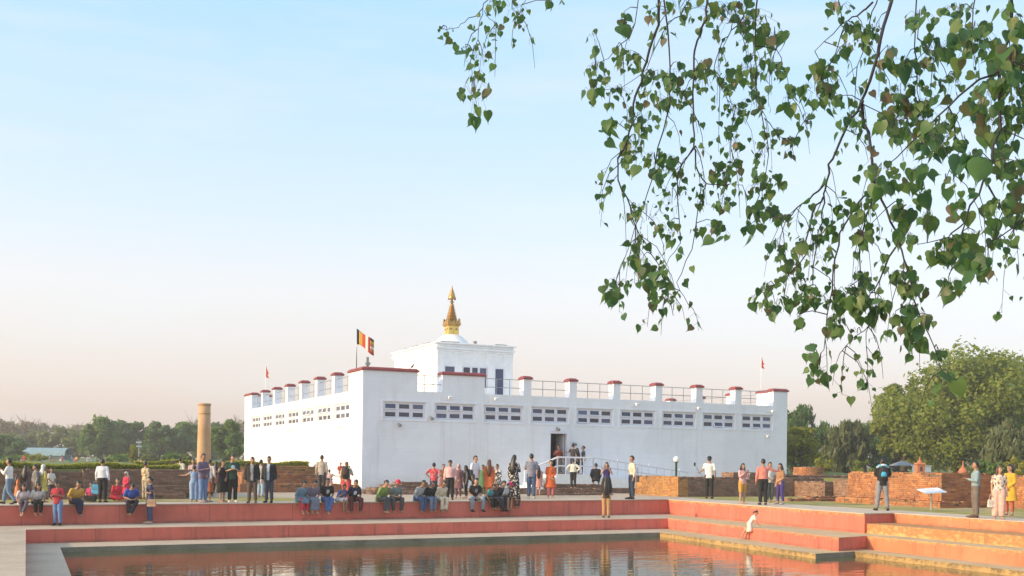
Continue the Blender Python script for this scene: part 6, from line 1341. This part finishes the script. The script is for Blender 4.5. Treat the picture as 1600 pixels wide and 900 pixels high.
def on_back(text, z=1.25, y=.20):
    o = wearer(text); k = [c for c in o.children if c.name.startswith('body')][0].dimensions.z / 1.7
    return o.location + Matrix.Rotation(o.rotation_euler.z, 3, 'Z') @ Vector((0, y * k, z * k)), o.rotation_euler.z
def rel(u, D, z, dx=0, dy=0): return at_px(u, D, z) + RT * dx + FW * dy
backpack('dark brown backpack on the back of the bald man by the near temple corner', *on_back('with dark backpack, seen from behind'), 1.05, (.05, .03, .025))
backpack('large black backpack on the young woman in black', *on_back('carrying a large dark backpack'), 1.1, (.03, .035, .045))
backpack('black pack with sky blue and white top on the man in grey trousers', *on_back('blue and white pack on his shoulders'), 1.0, (.02, .02, .022), (.06, .40, .62))
def handbag(name, label, p, rz, w, h_, d_, col, strap):
    b = empty(name, p, rz, label, 'bag')
    bevel(MB().frustum(-w / 2, w / 2, -d_ / 2, d_ / 2, -h_, 0, .015).build('pouch', cloth(col), b), .015)
    MB().box(-w * .46, w * .46, -d_ / 2 - .006, -d_ / 2 + .012, -h_ * .5, -.012).build('flap', cloth(tuple(c * .85 for c in col)), b)
    MB().tube([(-w * .35, 0, -.01), (-w * .25, 0, strap * .8), (0, 0, strap), (w * .25, 0, strap * .8), (w * .35, 0, -.01)], .009, 6).build('strap', cloth(tuple(c * .7 for c in col)), b)
handbag('handbag', 'tan handbag of the woman standing on the upper ledge at left', rel(238, 35.7, .22, .05, -.16), FACE, .30, .24, .10, (.42, .27, .18), .3)
handbag('handbag', 'white handbag of the woman in wide pink trousers', rel(1553, 33.2, .62, -.06, -.05), FACE, .28, .24, .10, (.66, .60, .54), .18)
handbag('handbag', 'brown handbag carried in front of the woman in the orange kurta', rel(861, 48.3, .86, 0, -.30), FACE, .26, .2, .10, (.12, .05, .03), .12)
handbag('handbag', 'dark bag on the back of the man in the cream shirt', rel(992, 49, 1.05, .12, 0), FACE + RAD(100), .28, .3, .1, (.06, .06, .07), .35)
handbag('plastic_bag', 'sky blue plastic bag in the hand of the man in the white shirt', rel(150, 38.1, .62, .02, -.05), FACE, .28, .34, .14, (.10, .38, .62), .12)
handbag('plastic_bag', 'blue carrier bag of the woman in the white headscarf', rel(67, 37.0, .80, .05, -.28), FACE, .30, .45, .14, (.08, .30, .50), .25)
handbag('handbag', 'black bag lying on the pavement beside the child in crimson', rel(146, 38.0, .24, .0, -.25), FACE, .40, .2, .16, (.02, .02, .024), .1)
ss = empty('selfie_stick', rel(1106, 51.0, 1.10, -.28, -.05), FACE, 'thin grey selfie stick with a phone held by the man in the black cap', 'selfie stick')
MB().tube([(.12, 0, -.22), (-.34, -.1, .42)], .014, 6).build('stick', M_STEEL, ss); MB().box(-.40, -.32, -.12, -.10, .40, .56).build('phone', M_BLACK, ss)

o = wearer('wearing sunglasses'); kk = 1.0
sc_ = empty('scarf', on_back('blue and white pack on his shoulders', 1.45, .03)[0], FACE + RAD(170), 'sky blue and white cloth over the shoulders of the man in the black T-shirt', 'scarf')
MB().tube([(-.19, 0, -.05), (-.10, .05, .035), (0, .075, .05), (.10, .05, .035), (.19, 0, -.05)], [(.05, .035)] * 5, 8).build('cloth', cloth((.07, .38, .60), 'floral', (.75, .78, .8)), sc_, True)

# ================================================================== evening haze in the air over the whole site
hm_ = bpy.data.materials.new('dusty_air'); hm_.use_nodes = True; hn = hm_.node_tree.nodes; hl_ = hm_.node_tree.links; hn.clear()
pv_ = hn.new('ShaderNodeVolumePrincipled'); pv_.inputs['Color'].default_value = (0.93, 0.90, 0.86, 1); pv_.inputs['Density'].default_value = 0.0010; pv_.inputs['Anisotropy'].default_value = 0.2
ho = hn.new('ShaderNodeOutputMaterial'); hl_.new(pv_.outputs[0], ho.inputs['Volume'])
hz = MB().box(-365, 465, -205, 465, -3.4, 15.0).build('haze', hm_); tag(hz, 'thin dusty evening haze over the whole site', 'haze', kind='stuff')
